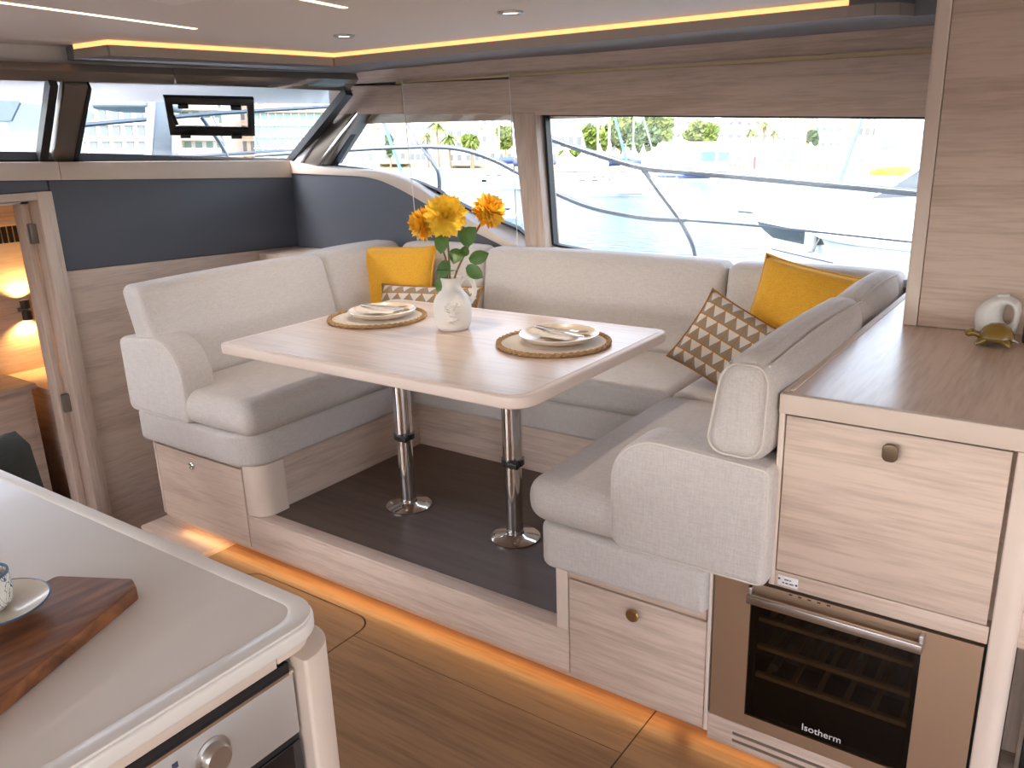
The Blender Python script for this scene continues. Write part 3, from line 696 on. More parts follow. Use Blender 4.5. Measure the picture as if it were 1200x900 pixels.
# ---- dining table
tb = thing('dining_table', (-1.87, 2.2, .216), 'pale oak dining table with rounded corners on two chrome pedestal legs', 'table')
TX0, TX1, TY0, TY1 = -2.545, -1.222, 1.735, 2.665; ZT = .93
tp_ = MB().prism(rounded_poly([(TX0, TY0), (TX1, TY0), (TX1, TY1), (TX0, TY1)], [.035, .075, .05, .05], 10), 'xy', ZT-.036, ZT).build('tabletop', 'tableedge', tb, .006, 3)
MB().prism(rounded_poly([(TX0+.022, TY0+.022), (TX1-.022, TY0+.022), (TX1-.022, TY1-.022), (TX0+.022, TY1-.022)], [.02, .055, .03, .03], 10), 'xy', ZT-.002, ZT+.0008).build('veneer', 'tabletop', tp_)
for x in (-2.112, -1.597):
    y = 2.205
    lg = MB().lathe([(.030, .228), (.030, .520), (.035, .520), (.035, ZT-.036)], (x, y, 0), 28).build('leg', 'chrome', tb)
    MB().lathe([(.090, .2165), (.091, .222), (.086, .2255), (.050, .2285), (.033, .236), (.031, .246), (.030, .246)], (x, y, 0), 36).build('flange', 'chrome', lg)
    MB().lathe([(.036, .502), (.041, .502), (.041, .524), (.036, .524)], (x, y, 0), 24).build('collar', 'black', lg)
    dv = Vector((.55, -.83, 0))
    q = Vector((x, y, .513))+dv*.043
    MB().rbox(q.x-.024, q.x+.024, q.y-.010, q.y+.010, q.z-.011, q.z+.011, .004, 0, 2).build('lever', 'black', lg)
    MB().tube([q+Vector((-.024, 0, .002)), q+Vector((-.052, .022, .010))], .006, 8).build('clamp_bolt', 'black', lg)
    for k in range(4):
        a = k*PI/2+.6; MB().lathe([(.006, .2258), (.005, .2285), (0, .229)], (x+.07*math.cos(a), y+.07*math.sin(a), 0), 8).build('screw', 'steel', lg)

# ---- sideboard with door, label and counter
sb = thing('sideboard', (-.3, 2.5, 0), 'pale oak sideboard with flap door beside the settee arm', 'cabinet')
CX0 = -.552; ZC = 1.038; XE = -.034
MB().box(-.69, XE-.05, YF+.33, 3.26, .06, .55).build('carcass', 'oakX', sb)
MB().box(CX0+.002, .9, YF+.03, 3.26, .55, ZC-.03).build('carcass', 'oakX', sb)
ct = MB().box(CX0, .9, YF-.004, 3.265, ZC-.045, ZC).build('countertop', 'counteroak', sb)
MB().box(CX0, .9, YF-.008, YF+.012, ZC-.045, ZC+.0015).build('front_edge', 'oakpale', ct, .003)
MB().box(CX0+.012, CX0+.02, YF+.03, 3.262, ZC-.002, ZC+.0025).build('edge_bead', 'oakpale', ct, .001)
MB().box(CX0, CX0+.011, YF, 3.262, ZC-.03, ZC+.0015).build('side_edge', 'oakpale', ct, .001)
MB().box(CX0, CX0+.014, YF-.002, YF+.03, .555, ZC-.045).build('stile', 'oakpale', sb, .002)
MB().box(CX0+.014, -.086, YF-.002, YF+.03, .555, .597).build('rail', 'oakX', sb, .002)
dm = MB().box(CX0+.017, -.092, YF-.003, YF+.018, .600, .989).build('door', 'oakX', sb, .002)
kc = onY(1043, 531, YF-.022)
MB().prism([(p[0], p[1]) for p in rounded_poly([(kc.x-.016, kc.z-.020), (kc.x+.016, kc.z-.020), (kc.x+.016, kc.z+.020), (kc.x-.016, kc.z+.020)], .013, 6)], 'xz', YF-.026, YF-.016).build('knob', 'knob', dm, .003, 3)
MB().lathe([(.010, 0), (.010, .016)], (kc.x, YF-.003, kc.z), 16, (0, -1, 0)).build('knob_stem', 'knob', dm)
# rounded corner post and lower plinth with vent slots
pp = rounded_poly([(-.084, YF+.06), (-.084, YF-.006), (XE, YF-.006), (XE, YF+.06)], [0, .004, .03, 0], 8)
MB().prism(pp, 'xy', .0, ZC-.046).build('corner_post', 'oakpale', sb)
MB().box(-.69, -.086, YF+.06, YF+.10, .0, .06).build('plinth_back', 'oakX', sb)
MB().box(-.69, -.086, YF-.001, YF+.03, .045, .128).build('plinth', 'oakX', sb, .002)
for k in range(2):
    MB().box(-.62, -.16, YF-.0025, YF, .088-k*.022, .096-k*.022).build('vent_slot', 'bronze', sb)
lc = onY(923, 682, YF-.004); lp = MB().box(lc.x-.024, lc.x+.024, YF-.004, YF-.0015, lc.z-.013, lc.z+.013).build('label_plate', 'label', sb, .001)
RT = Euler((PI/2, 0, 0)).to_matrix()
for zz, ws in ((.0045, (.010, .004)), (-.0045, (.005, .007, .011))):      # two lines of print too small to read
    x = lc.x-sum(ws)/2-.001
    for w in ws: MB().box(x, x+w, YF-.0043, YF-.0039, lc.z+zz-.0018-.2*(x-lc.x)*0, lc.z+zz+.0012).build('print', 'ink', lp); x += w+.002
for s in (-1, 1): MB().lathe([(.003, 0), (.002, .001), (0, .001)], (lc.x+s*.0205, YF-.004, lc.z-s*.004), 8, (0, -1, 0)).build('screw', 'ink', lp)
# recessed bay right of the post
MB().box(XE, .9, YF+.16, YF+.18, .0, ZC-.05).build('bay_panel', 'oakZ', sb)
MB().box(XE, .9, YF+.02, YF+.18, .10, .20).build('bay_plinth', 'oakX', sb, .003)
fg = thing('built_in_oven', (.3, YF+.1, .2), 'black glass built-in appliance with steel edge beyond the pale corner post', 'oven')
MB().box(.005, .6, YF+.10, YF+.158, .205, .66).build('door', 'ovenglass', fg, .003)
MB().box(-.004, .005, YF+.094, YF+.158, .205, .66).build('edge_trim', 'steel', fg, .001)

# ---- wine cooler
wc = thing('wine_cooler', (-.39, 1.8, .13), 'bronze-steel wine cooler with dark glass door below the sideboard flap', 'wine cooler')
WX0, WX1, WZ0, WZ1 = -.684, -.090, .130, .549
gx0, gx1, gz0, gz1 = -.590, -.206, .168, .505
MB().box(WX0, WX1, YF+.30, YF+.32, WZ0, WZ1).build('back_wall', 'black', wc)
for bx_ in ((WX0, WX1, YF+.02, YF+.32, WZ0, WZ0+.012), (WX0, WX1, YF+.02, YF+.32, WZ1-.012, WZ1), (WX0, WX0+.012, YF+.02, YF+.30, WZ0+.012, WZ1-.012), (WX1-.012, WX1, YF+.02, YF+.30, WZ0+.012, WZ1-.012)): MB().box(*bx_).build('liner', 'black', wc)
b = MB()
b.box(WX0, gx0, YF-.006, YF+.02, WZ0, WZ1); b.box(gx1, WX1, YF-.006, YF+.02, WZ0, WZ1); b.box(gx0, gx1, YF-.006, YF+.02, gz1, WZ1); b.box(gx0, gx1, YF-.006, YF+.02, WZ0, gz0)
fd = b.build('door_frame', 'bronzesteel', wc)
MB().box(gx0, gx1, YF-.008, YF-.002, gz0, gz1).build('glass', 'darkglass', fd)
b = MB()
for a in ((gx0, gx0+.012, gz0, gz1), (gx1-.012, gx1, gz0, gz1), (gx0, gx1, gz0, gz0+.012), (gx0, gx1, gz1-.010, gz1)): b.box(a[0], a[1], YF-.001, YF+.015, a[2], a[3])
b.build('glass_border', 'black', fd)
hd_ = MB().box(gx0-.002, gx1+.004, YF-.040, YF-.026, gz1+.003, gz1+.024).build('handle', 'steel', fd, .002)
for xx in (gx0-.002, gx1-.006): MB().box(xx, xx+.010, YF-.030, YF-.004, gz1+.004, gz1+.042).build('handle_bracket', 'steel', hd_, .002)
for zz in (.425, .345, .262):
    MB().box(gx0+.01, gx1-.01, YF+.03, YF+.045, zz, zz+.012).build('shelf_front', plain('beech', (0.62, 0.42, 0.22), 0.5), wc, .002)
    for k in range(6): MB().box(gx0+.03+k*.064, gx0+.042+k*.064, YF+.045, YF+.28, zz+.002, zz+.010).build('shelf_slat', plain('beech_slat', (0.5, 0.34, 0.18), 0.5), wc)
for px, py in ((914, 771), (936, 748)):
    q = onY(px, py, YF+.12); MB().tube([(q.x, YF+.07, q.z), (q.x, YF+.26, q.z)], .012, 12).build('bottle_neck', plain('foil', (0.35, 0.36, 0.38), 0.3, metal=.6), wc)
lo = onY(962, 860, YF-.009); text('Isotherm', 'lettering', 'logo', Vector((lo.x, YF-.0085, lo.z)), RT, .026, fd, .0002)
for k in range(5): MB().box(-.50+k*.022, -.492+k*.022, YF-.0075, YF-.005, WZ1-.006, WZ1-.003).build('touch_mark', 'black', fd)

# ---- tall oak unit standing on the counter
tu = thing('tall_cabinet', (-.2, 2.65, ZC), 'tall pale oak cabinet standing on the sideboard counter by the window', 'cabinet')
MB().box(-.455, .9, 2.64, 3.26, ZC+.002, 1.91).build('carcass', 'oakX', tu)
MB().prism(rounded_poly([(-.462, 2.66), (-.462, 2.622), (-.423, 2.622), (-.423, 2.66)], [0, .010, .004, 0], 4), 'xy', ZC+.0015, 1.999).build('edge_stile', 'oakpale', tu)
MB().box(-.421, .9, 2.626, 2.645, ZC+.0015, 1.999).build('door', 'oakX', tu, .001)
MB().box(-.13, -.118, 2.600, 2.612, 1.215, 1.227).build('door_button', 'knob', tu, .002)

# ---- galley island in the foreground
ZG = .95
gi = thing('galley_cabinet', (-1.5, 0.2, 0), 'oak galley island cabinet with rounded corner post under the white worktop', 'cabinet')
for bx_ in ((-1.95, -1.42, -0.9, .665, .0, ZG-.029), (-1.42, -.945, -0.9, .005, .0, ZG-.029), (-1.42, -.945, .652, .665, .0, ZG-.029), (-1.42, -.945, .005, .652, .0, .27)): MB().box(*bx_).build('carcass', 'oakX', gi)
MB().box(-.945, -.884, -0.9, .628, ZG-.055, ZG-.029).build('top_rail', 'oakpale', gi, .001)
gp = rounded_poly([(-.945, .656), (-.856, .656), (-.856, .730), (-.945, .730)], [.002, .006, .062, .01], 10)
MB().prism(gp, 'xy', 0, ZG-.050).build('corner_post', 'oakpale', gi, .002)
gp2 = rounded_poly([(-.945, .630), (-.884, .630), (-.884, .712), (-.945, .712)], [0, .001, .05, .0], 8)
MB().prism(gp2, 'xy', ZG-.050, ZG-.029).build('corner_cap', 'oakpale', gi)
wt = thing('galley_worktop', (-1.5, .2, ZG-.04), 'white solid-surface galley worktop with raised lip and rounded corner', 'worktop')
wo = rounded_poly([(-2.05, -1.0), (-.866, -1.0), (-.866, .722), (-2.05, .722)], [.02, .02, .065, .02], 12)
wi = rounded_poly([(-2.01, -.96), (-.898, -.96), (-.898, .698), (-2.01, .698)], [.01, .01, .045, .01], 12)
MB().prism(wo, 'xy', ZG-.029, ZG-.004).build('slab', 'worktop', wt, .006, 3)
# raised rim with a small cove to the inner field
b = MB(); n = len(wo)
ro = [Vector((p[0], p[1], ZG-.004)) for p in rounded_poly([(-2.046, -.996), (-.870, -.996), (-.870, .718), (-2.046, .718)], [.016, .016, .061, .016], 12)]
r1 = [Vector((p.x, p.y, ZG)) for p in ro]; r2 = [Vector((p[0], p[1], ZG)) for p in wi]
wi2 = rounded_poly([(-2.004, -.954), (-.903, -.954), (-.903, .693), (-2.004, .693)], [.006, .006, .041, .006], 12)
r3 = [Vector((p[0], p[1], ZG-.003)) for p in wi2]
b.v = ro+r1+r2+r3
for k in range(3):
    for i in range(n): b.f.append((k*n+i, k*n+(i+1) % n, (k+1)*n+(i+1) % n, (k+1)*n+i))
b.build('rim', 'worktop', wt)
MB().prism(wi2, 'xy', ZG-.0045, ZG-.003).build('field', 'worktop', wt)
jn = [onZ(133, 672, ZG-.003), onZ(200, 646, ZG-.003)]
ov = thing('oven', (-.9, .35, .3), 'brushed steel oven with round chrome dial under the white worktop', 'oven')
OX = -.879
MB().box(OX-.5, OX-.02, .02, .640, .28, .890).build('body', 'black', ov)
MB().box(OX-.02, OX-.006, .01, .648, .880, .893).build('vent_gap', 'black', ov)
MB().box(OX-.02, OX, .01, .650, .774, .880).build('control_panel', 'ovensteel', ov, .002)
MB().box(OX-.006, OX+.001, .01, .650, .877, .882).build('panel_edge', 'chrome', ov)
MB().box(OX-.02, OX-.004, .01, .650, .762, .773).build('door_gap', 'black', ov)
MB().box(OX-.02, OX, .01, .650, .34, .762).build('door', 'ovenglass', ov, .002)
kq = onX(256, 889, OX+.012)
kn = MB().lathe([(.027, 0), (.027, .002), (.021, .003), (.0205, .014), (.018, .017), (.0, .0165)], (OX, kq.y, kq.z), 28, (1, 0, 0)).build('dial', 'steel', ov)
kq2 = onX(205, 897, OX); MB().box(OX, OX+.001, kq2.y-.004, kq2.y+.004, kq2.z-.004, kq2.z+.004).build('symbol', 'ink', ov)

# ================================================================== SMALL THINGS
# ---- scatter cushions
def pillow(name, c, ux, uy, w, h, t, mat, label, corner=0.12, group=None, piping=None):
    c, ux, uy = Vector(c), Vector(ux).normalized(), Vector(uy); uy = (uy-ux*uy.dot(ux)).normalized(); uz = ux.cross(uy)
    n = 18; bm = bmesh.new(); uvl = bm.loops.layers.uv.new('UVMap'); G2 = {}
    for sd in (1, -1):
        for i in range(n+1):
            for j in range(n+1):
                a, b = 2*i/n-1, 2*j/n-1; edge = i in (0, n) or j in (0, n)
                if sd < 0 and edge: G2[sd, i, j] = G2[1, i, j]; continue
                pin = 1-corner*(1-abs(a)**3)*abs(b)**6*0.6; pin2 = 1-corner*(1-abs(b)**3)*abs(a)**6*0.6
                th = t/2*((1-a**4)*(1-b**4))**0.55 + .004*math.sin(5*a+3*b)*(1-a*a)*(1-b*b)
                if edge: th = 0
                G2[sd, i, j] = bm.verts.new(c+ux*(a*w/2*pin2)+uy*(b*h/2*pin)+uz*(sd*th))
        for i in range(n):
            for j in range(n):
                q = [(i, j), (i+1, j), (i+1, j+1), (i, j+1)]
                if sd < 0: q = q[::-1]
                f = bm.faces.new([G2[sd, *k] for k in q])
                for lp_, k in zip(f.loops, q): lp_[uvl].uv = (k[0]/n, k[1]/n)
    me = bpy.data.meshes.new(name); ring = [G2[1, i, 0].co.copy() for i in range(n)]+[G2[1, n, j].co.copy() for j in range(n)]+[G2[1, i, n].co.copy() for i in range(n, 0, -1)]+[G2[1, 0, j].co.copy() for j in range(n, 0, -1)]
    bm.to_mesh(me); bm.free()
    for p in me.polygons: p.use_smooth = True
    r = thing(name, c-uy*(h/2), label, 'cushion', group)
    link('cover', me, mat, r)
    MB().tube(ring, .0045, 6, closed=True).build('piping', piping or mat, r)
    return r
oc = plain('ochre_piping', (0.36, 0.16, 0.03), 0.8); M['ochre'] = oc
pillow('scatter_cushion', (-2.965, 3.06, .895), (1, .14, .02), (-.02, .25, 1), .56, .40, .13, 'yellow', 'plain mustard yellow scatter cushion in the settee corner behind the vase', group=None)
pillow('scatter_cushion', (-2.60, 2.92, .795), (1, .03, .05), (0, .42, 1), .62, .30, .11, 'pattern', 'patterned scatter cushion leaning on the yellow one behind the vase', piping='ochre')
pillow('scatter_cushion', (-.875, 3.045, .93), (1, -.10, -.16), (.10, .30, 1), .42, .40, .13, 'yellow', 'plain mustard yellow scatter cushion leaning in the corner beside the sideboard')
pillow('scatter_cushion', (-1.06, 2.86, .835), (.83, .05, -.42), (.40, .50, .80), .38, .30, .11, 'pattern', 'patterned scatter cushion lying askew in front of the yellow one near the sideboard', piping='ochre')

# ---- place settings
def setting(cx, cy, rot, where):
    mt = thing('placemat', (cx, cy, ZT), 'round cream placemat with braided straw rim '+where, 'placemat', 'round placemats')
    MB().lathe([(0, .0012), (.178, .0012), (.180, .006), (.172, .0075), (0, .0075)], (cx, cy, ZT), 56).build('mat', 'mat', mt)
    b = MB(); N = 90
    for ph in (0, PI):
        b.tube([Vector((cx+(.187+.006*math.cos(k*2*PI/N*24+ph))*math.cos(2*PI*k/N), cy+(.187+.006*math.cos(k*2*PI/N*24+ph))*math.sin(2*PI*k/N), ZT+.0085+.003*math.sin(k*2*PI/N*24+ph))) for k in range(N)], .0055, 6, closed=True)
    b.build('braided_rim', 'straw', mt)
    pl = thing('dinner_plate', (cx, cy, ZT+.008), 'cream stoneware plate with raised rim '+where, 'plate', 'dinner plates')
    pc = (cx+.01*math.cos(rot), cy+.02, ZT+.0078)
    MB().lathe([(0, .001), (.080, .001), (.118, .012), (.131, .026), (.134, .028), (.130, .0285), (.116, .017), (.085, .007), (0, .006)], pc, 56).build('dish', 'plate', pl)
    MB().lathe([(.1305, .0268), (.1352, .0272), (.1352, .0286), (.1300, .0292)], pc, 56, ring=True).build('rim', 'platerim', pl)
    # napkin folded to a band
    ux = Vector((math.cos(rot), math.sin(rot), 0)); uy = Vector((-ux.y, ux.x, 0)); o = Vector(pc)+Vector((0, 0, .0145))
    nk = thing('napkin', o, 'folded cream cloth napkin on the plate '+where, 'napkin', 'folded napkins')
    rows = []
    for i in range(15):
        a = i/14*2-1; rows.append([o+ux*(a*.105)+uy*(bb*(.030+.010*a*a))+Vector((0, 0, (.010*(1-bb*bb)+.004)*top-.002+.010*abs(a)**3)) for bb, top in ((-1, 0), (-.7, 1), (0, 1.1), (.7, 1), (1, 0))])
    MB().grid(rows).build('cloth', 'napkin', nk, angle=180)
    rows = []
    for i in range(9):
        a = i/8; rows.append([o+ux*(-.03+a*.13)+uy*(-.028-.035*a+bb*.022)+Vector((0, 0, .007+.003*(1-bb*bb)+.012*a)) for bb in (-1, -.4, .4, 1)])
    MB().grid(rows).build('fold', 'napkin', nk, angle=180)
    def cutl(name, label, off, ang, tines):
        d = (ux*math.cos(ang)+uy*math.sin(ang)); e = Vector((-d.y, d.x, 0)); p = o+uy*off+Vector((0, 0, .022))
        r = thing(name, p, label, 'cutlery', 'cutlery on the plates')
        MB().tube([p-d*.10+Vector((0, 0, .001)), p-d*.06, p+d*.01, p+d*.035], [.0045, .004, .0024, .0026], 8).build('handle', 'steel', r)
        if tines:
            MB().rbox(-.018, .018, -.010, .010, -.0012, .0012, .001, 0, 3, lambda q: p+d*(.05+q.x)+e*q.y+Vector((0, 0, q.z))).build('head', 'steel', r)
            for k in range(4): MB().tube([p+d*.066+e*((k-1.5)*.0055), p+d*.10+e*((k-1.5)*.0058)+Vector((0, 0, .003))], .0014, 6).build('tine', 'steel', r)
        else:
            MB().prism([(0, -.006), (.07, -.008), (.095, 0), (.09, .006), (0, .006)], 'xy', -.0008, .0008).v
            bb = MB(); bb.prism([(0, -.006), (.07, -.008), (.095, 0), (.09, .006), (0, .006)], 'xy', -.0008, .0008); bb.v = [p+d*(.03+q.x)+e*q.y+Vector((0, 0, q.z)) for q in bb.v]; bb.build('blade', 'steel', r)
    cutl('table_fork', 'steel fork lying on the napkin '+where, .012, .12, True)
    cutl('table_knife', 'steel knife lying on the napkin '+where, -.012, -.10, False)
setting(-2.315, 2.315, .15, 'at the settee end away from the sideboard')
setting(-1.480, 2.300, -.12, 'at the table end nearer the sideboard')

# ---- jug vase with flowers
V = Vector((-1.93, 2.318, ZT))
nv = (V-CAM); nv.z = 0; nv.normalize(); rv = Vector((nv.y, -nv.x, 0))     # away from and across the line of sight
jug = thing('jug_vase', V, 'white ceramic jug vase with raised floral relief and loop handle', 'vase')
MB().lathe([(0, .0), (.046, .0), (.056, .004), (.064, .018), (.069, .05), (.070, .085), (.068, .104), (.060, .122), (.046, .138), (.038, .148), (.0345, .160), (.0345, .172), (.038, .184), (.0405, .190), (.0385, .193), (.035, .188), (.031, .170), (.031, .150), (.0, .12)], V, 40).build('body', 'ceramic', jug)
hp = spline([V+rv*.030+Vector((0, 0, .166)), V+rv*.048+Vector((0, 0, .188)), V+rv*.068+Vector((0, 0, .186)), V+rv*.082+Vector((0, 0, .160)), V+rv*.082+Vector((0, 0, .125)), V+rv*.066+Vector((0, 0, .095))], 6)
MB().tube(hp, [.0085]*len(hp), 12).build('handle', 'ceramic', jug)
b = MB(); random.seed(3)
fd2 = -nv
for k in range(26):
    a = random.uniform(-.45, .45); z = .035+.075*random.random(); a *= 1-abs(z-.07)*6
    d = (fd2*math.cos(a)+rv*math.sin(a)); q = V+d*.0685+Vector((0, 0, z)); s = .0055+.004*random.random()
    b.lathe([(0, -s*.7), (s*.8, -s*.35), (s, 0), (s*.8, s*.35), (0, s*.7)], q, 8)
b.tube([V+fd2*.069+Vector((0, 0, .03)), V+(fd2+rv*.1).normalized()*.071+Vector((0, 0, .075)), V+(fd2+rv*.3).normalized()*.070+Vector((0, 0, .108))], .003, 6)
b.build('relief', 'ceramic', jug, weld=False)
# petal and leaf shapes shared by all
def leaf_mesh(name, L, Wd, bend, fold, mat, n=6):
    rows = []
    for i in range(n+1):
        t = i/n; w = Wd/2*math.sin(PI*min(1, t*.92+.06))**.75; z = bend*t*t
        if i == n: w *= .25
        rows.append([Vector((L*t, s*w, z+abs(s)*w*fold)) for s in (-1, -.5, 0, .5, 1)])
    me = MB().grid(rows).mesh(name, angle=180); me.materials.append(M[mat]); return me
PET = [leaf_mesh('petal', .046, .022, .010, .35, 'petal', 5), leaf_mesh('petal', .044, .021, .012, .4, 'petal2', 5), leaf_mesh('petal', .026, .014, .010, .45, 'petal', 5)]
LEAF = leaf_mesh('leaf', .075, .052, -.012, .22, 'leaf', 6)
def basis(x, z):
    x = Vector(x).normalized(); z = Vector(z); z = (z-x*z.dot(x)).normalized(); y = z.cross(x)
    return Matrix((x, y, z)).transposed().to_4x4()
def flower(hp_, face, R, kinds, stem_pts, leaves, label, seed):
    random.seed(seed)
    base = stem_pts[0]; r = thing('dahlia', base, label, 'flower', 'cut flowers in the jug')
    MB().tube(spline(stem_pts, 6), .0038, 8).build('stem', 'stem', r)
    ax = Vector(face).normalized(); u = ax.orthogonal().normalized(); v = ax.cross(u)
    s = R*.34
    bl = MB().lathe([(0, -s), (s*.7, -s*.75), (s, 0), (s*.7, s*.6), (0, s*.85)], hp_, 14, ax).build('bloom', 'flowercore', r)
    for ring_, (nn, el, sc, ki) in enumerate([(16, -42, 1.0, 0), (19, -20, 1.05, 0), (19, 2, 1.04, 1), (17, 22, 1.0, 0), (15, 40, .93, 1), (12, 56, .80, 0), (9, 72, .9, 2)]):
        for k in range(nn):
            a = 2*PI*(k+ring_*.5+random.uniform(-.2, .2))/nn; e = math.radians(el+random.uniform(-9, 9))
            d = (u*math.cos(a)+v*math.sin(a))*math.cos(e)+ax*math.sin(e)
            q = hp_+d*(R*.14); kk = kinds[ki]
            mt = Matrix.Translation(q) @ basis(d, ax*math.cos(e)-(u*math.cos(a)+v*math.sin(a))*math.sin(e)) @ Matrix.Scale(R/.055*sc*random.uniform(.9, 1.08), 4)
            link('petal', PET[kk], None, bl, mt)
    for pos, dr_, nr, sc in leaves:
        link('leaf', LEAF, None, r, Matrix.Translation(pos) @ basis(dr_, nr) @ Matrix.Scale(sc, 4))
def vp(px, py, off=0): d = ray(px, py); t = (nv.dot(V-CAM)+off)/nv.dot(d); return CAM+d*t
mouth = V+Vector((0, 0, .175))
tocam = -nv
flower(vp(522, 253, -.02), tocam+Vector((0, 0, .35)), .078, (0, 0, 2), [V+Vector((0, 0, .03)), mouth+rv*-.004, vp(526, 300), vp(523, 262)],
       [(vp(524, 305), tocam*.4-rv*.5+Vector((0, 0, -1)), tocam, .95), (vp(520, 272), tocam*.5-rv*.25+Vector((0, 0, -1)), tocam-rv*.3, 1.05), (vp(526, 318), -rv*.8+tocam*.5+Vector((0, 0, .3)), Vector((0, 0, 1)), .8), (vp(522, 322), -rv*.5+tocam*.3+Vector((0, 0, -.9)), tocam, .9)],
       'large open golden yellow dahlia facing out above the white jug', 1)
flower(vp(496, 262, .02), tocam*.4-rv*.9+Vector((0, 0, .1)), .062, (0, 1, 1), [V+Vector((0, 0, .03)), mouth-rv*.012, vp(522, 302), vp(508, 270, .02)],
       [(vp(530, 318), rv*.3+tocam*.6+Vector((0, 0, .25)), Vector((0, 0, 1)), .6)],
       'smaller orange-yellow dahlia tucked behind the large open one', 2)
flower(vp(573, 247, .01), tocam*.45+rv*.55+Vector((0, 0, .45)), .066, (1, 0, 1), [V+Vector((0, 0, .03)), mouth+rv*.010, vp(545, 297), vp(559, 270), vp(568, 254, .01)],
       [(vp(541, 285), rv*.35+tocam*.5+Vector((0, 0, .45)), tocam+Vector((0, 0, .3)), 1.25), (vp(538, 292), -rv*.2+tocam*.7+Vector((0, 0, -.3)), tocam+Vector((0, 0, .5)), 1.1), (vp(547, 312), rv*.5+tocam*.4+Vector((0, 0, -.35)), tocam, 1.0), (vp(550, 305), rv*.9+tocam*.3+Vector((0, 0, .3)), tocam, 1.0), (vp(543, 300), rv*.1+tocam*.4+Vector((0, 0, .4)), tocam, .7)],
       'orange-tipped dahlia on the long stem leaning away from the others', 3)

# ---- ornaments on the counter
q = Vector((-.212, 2.565, ZC+.0015))
ov_ = thing('ring_vase', q, 'white stoneware vase with an oval hole through one side', 'vase')
def ring_outline(sc, c, n): return [(c[0]+sc[0]*math.cos(2*PI*k/n), c[1]+sc[1]*math.sin(2*PI*k/n)) for k in range(n)]
out = [Vector(p) for p in spline([Vector((-.048, .0, 0)), Vector((-.058, .05, 0)), Vector((-.052, .082, 0)), Vector((-.020, .112, 0)), Vector((.006, .120, 0)), Vector((.040, .108, 0)), Vector((.050, .085, 0)), Vector((.047, .03, 0)), Vector((.034, .0, 0))], 6)]
m_ = 48
def rs(path, n, closed=True):
    pts = [(p[0], p[1]) for p in path]; pts.append(pts[0]); return [Vector((a[0], a[1], 0)) for a in resample(pts, n+1)[:n]]
oo = rs(out, m_)
hole = [Vector((.022+.0125*math.cos(a), .066+.026*math.sin(a), 0)) for a in [2*PI*k/m_ for k in range(m_)]]
# match starts: rotate the hole so that both rings run alike
def align(A, B):
    ca = sum(A, Vector())/len(A); best = None
    for rev in (0, 1):
        BB = B[::-1] if rev else B
        for s in range(len(B)):
            d = sum(((A[i]-ca).normalized()-(BB[(i+s) % len(B)]-Vector((.022, .066, 0))).normalized()).length for i in range(0, len(A), 4))
            if best is None or d < best[0]: best = (d, BB[s:]+BB[:s])
    return best[1]
hole = align(oo, hole)
b = MB(); rings = []
for side in (1, -1):
    for t in ([0, .12, .3, .5, .7, .88, 1] if side == 1 else [1, .88, .7, .5, .3, .12, 0]):
        dep = .034*math.sin(PI*t)**.55*side if 0 < t < 1 else 0
        rings.append([Vector((q.x+oo[i].x*(1-t)+hole[i].x*t, q.y+dep, q.z+max(0, oo[i].y*(1-t)+hole[i].y*t))) for i in range(m_)])
rings = rings[:-1]
b.v = [p for r_ in rings for p in r_]; nr = len(rings)
for i in range(nr):
    for k in range(m_):
        j = (i+1) % nr; b.f.append((i*m_+k, i*m_+(k+1) % m_, j*m_+(k+1) % m_, j*m_+k))
b.build('body', 'stoneware', ov_, angle=180)
MB().lathe([(.017, .108), (.015, .122), (.012, .122), (.012, .112)], (q.x+.004, q.y, q.z), 20, ring=True).build('mouth', 'stoneware', ov_)
tq = Vector((-.205, 2.485, ZC+.0015))
tt = thing('turtle_figurine', tq, 'olive green glazed turtle figurine in front of the white ring vase', 'figurine')
MB().lathe([(0, .012), (.036, .014), (.042, .022), (.040, .032), (.031, .047), (.018, .056), (0, .059)], tq, 28).build('shell', 'turtle', tt)
MB().tube([tq+Vector((-.034, -.006, .022)), tq+Vector((-.046, -.010, .027)), tq+Vector((-.056, -.013, .030)), tq+Vector((-.066, -.016, .028)), tq+Vector((-.072, -.018, .026))], [.010, .008, .011, .010, .004], 12).build('head', 'turtle', tt)
for sx, sy2 in ((-.030, -.030), (.026, -.032), (-.026, .030), (.028, .030)):
    MB().tube([tq+Vector((sx*.7, sy2*.7, .018)), tq+Vector((sx*1.15, sy2*1.05, .010)), tq+Vector((sx*1.45, sy2*1.2, .004))], [.010, .010, .004], 10).build('leg', 'turtle', tt)
MB().tube([tq+Vector((.036, 0, .016)), tq+Vector((.052, .002, .010))], [.007, .002], 8).build('tail', 'turtle', tt)
aq = Vector((-.125, 2.545, ZC+.0015))
aj = thing('amber_bottle', aq, 'dark amber glass bottle beside the turtle figurine', 'bottle')
MB().lathe([(0, 0), (.024, 0), (.026, .004), (.026, .040), (.022, .052), (.012, .060), (.010, .062)], aq, 28).build('body', 'amber', aj)
MB().lathe([(.010, .062), (.012, .064), (.012, .072), (0, .074)], aq, 20).build('cap', 'knob', aj)

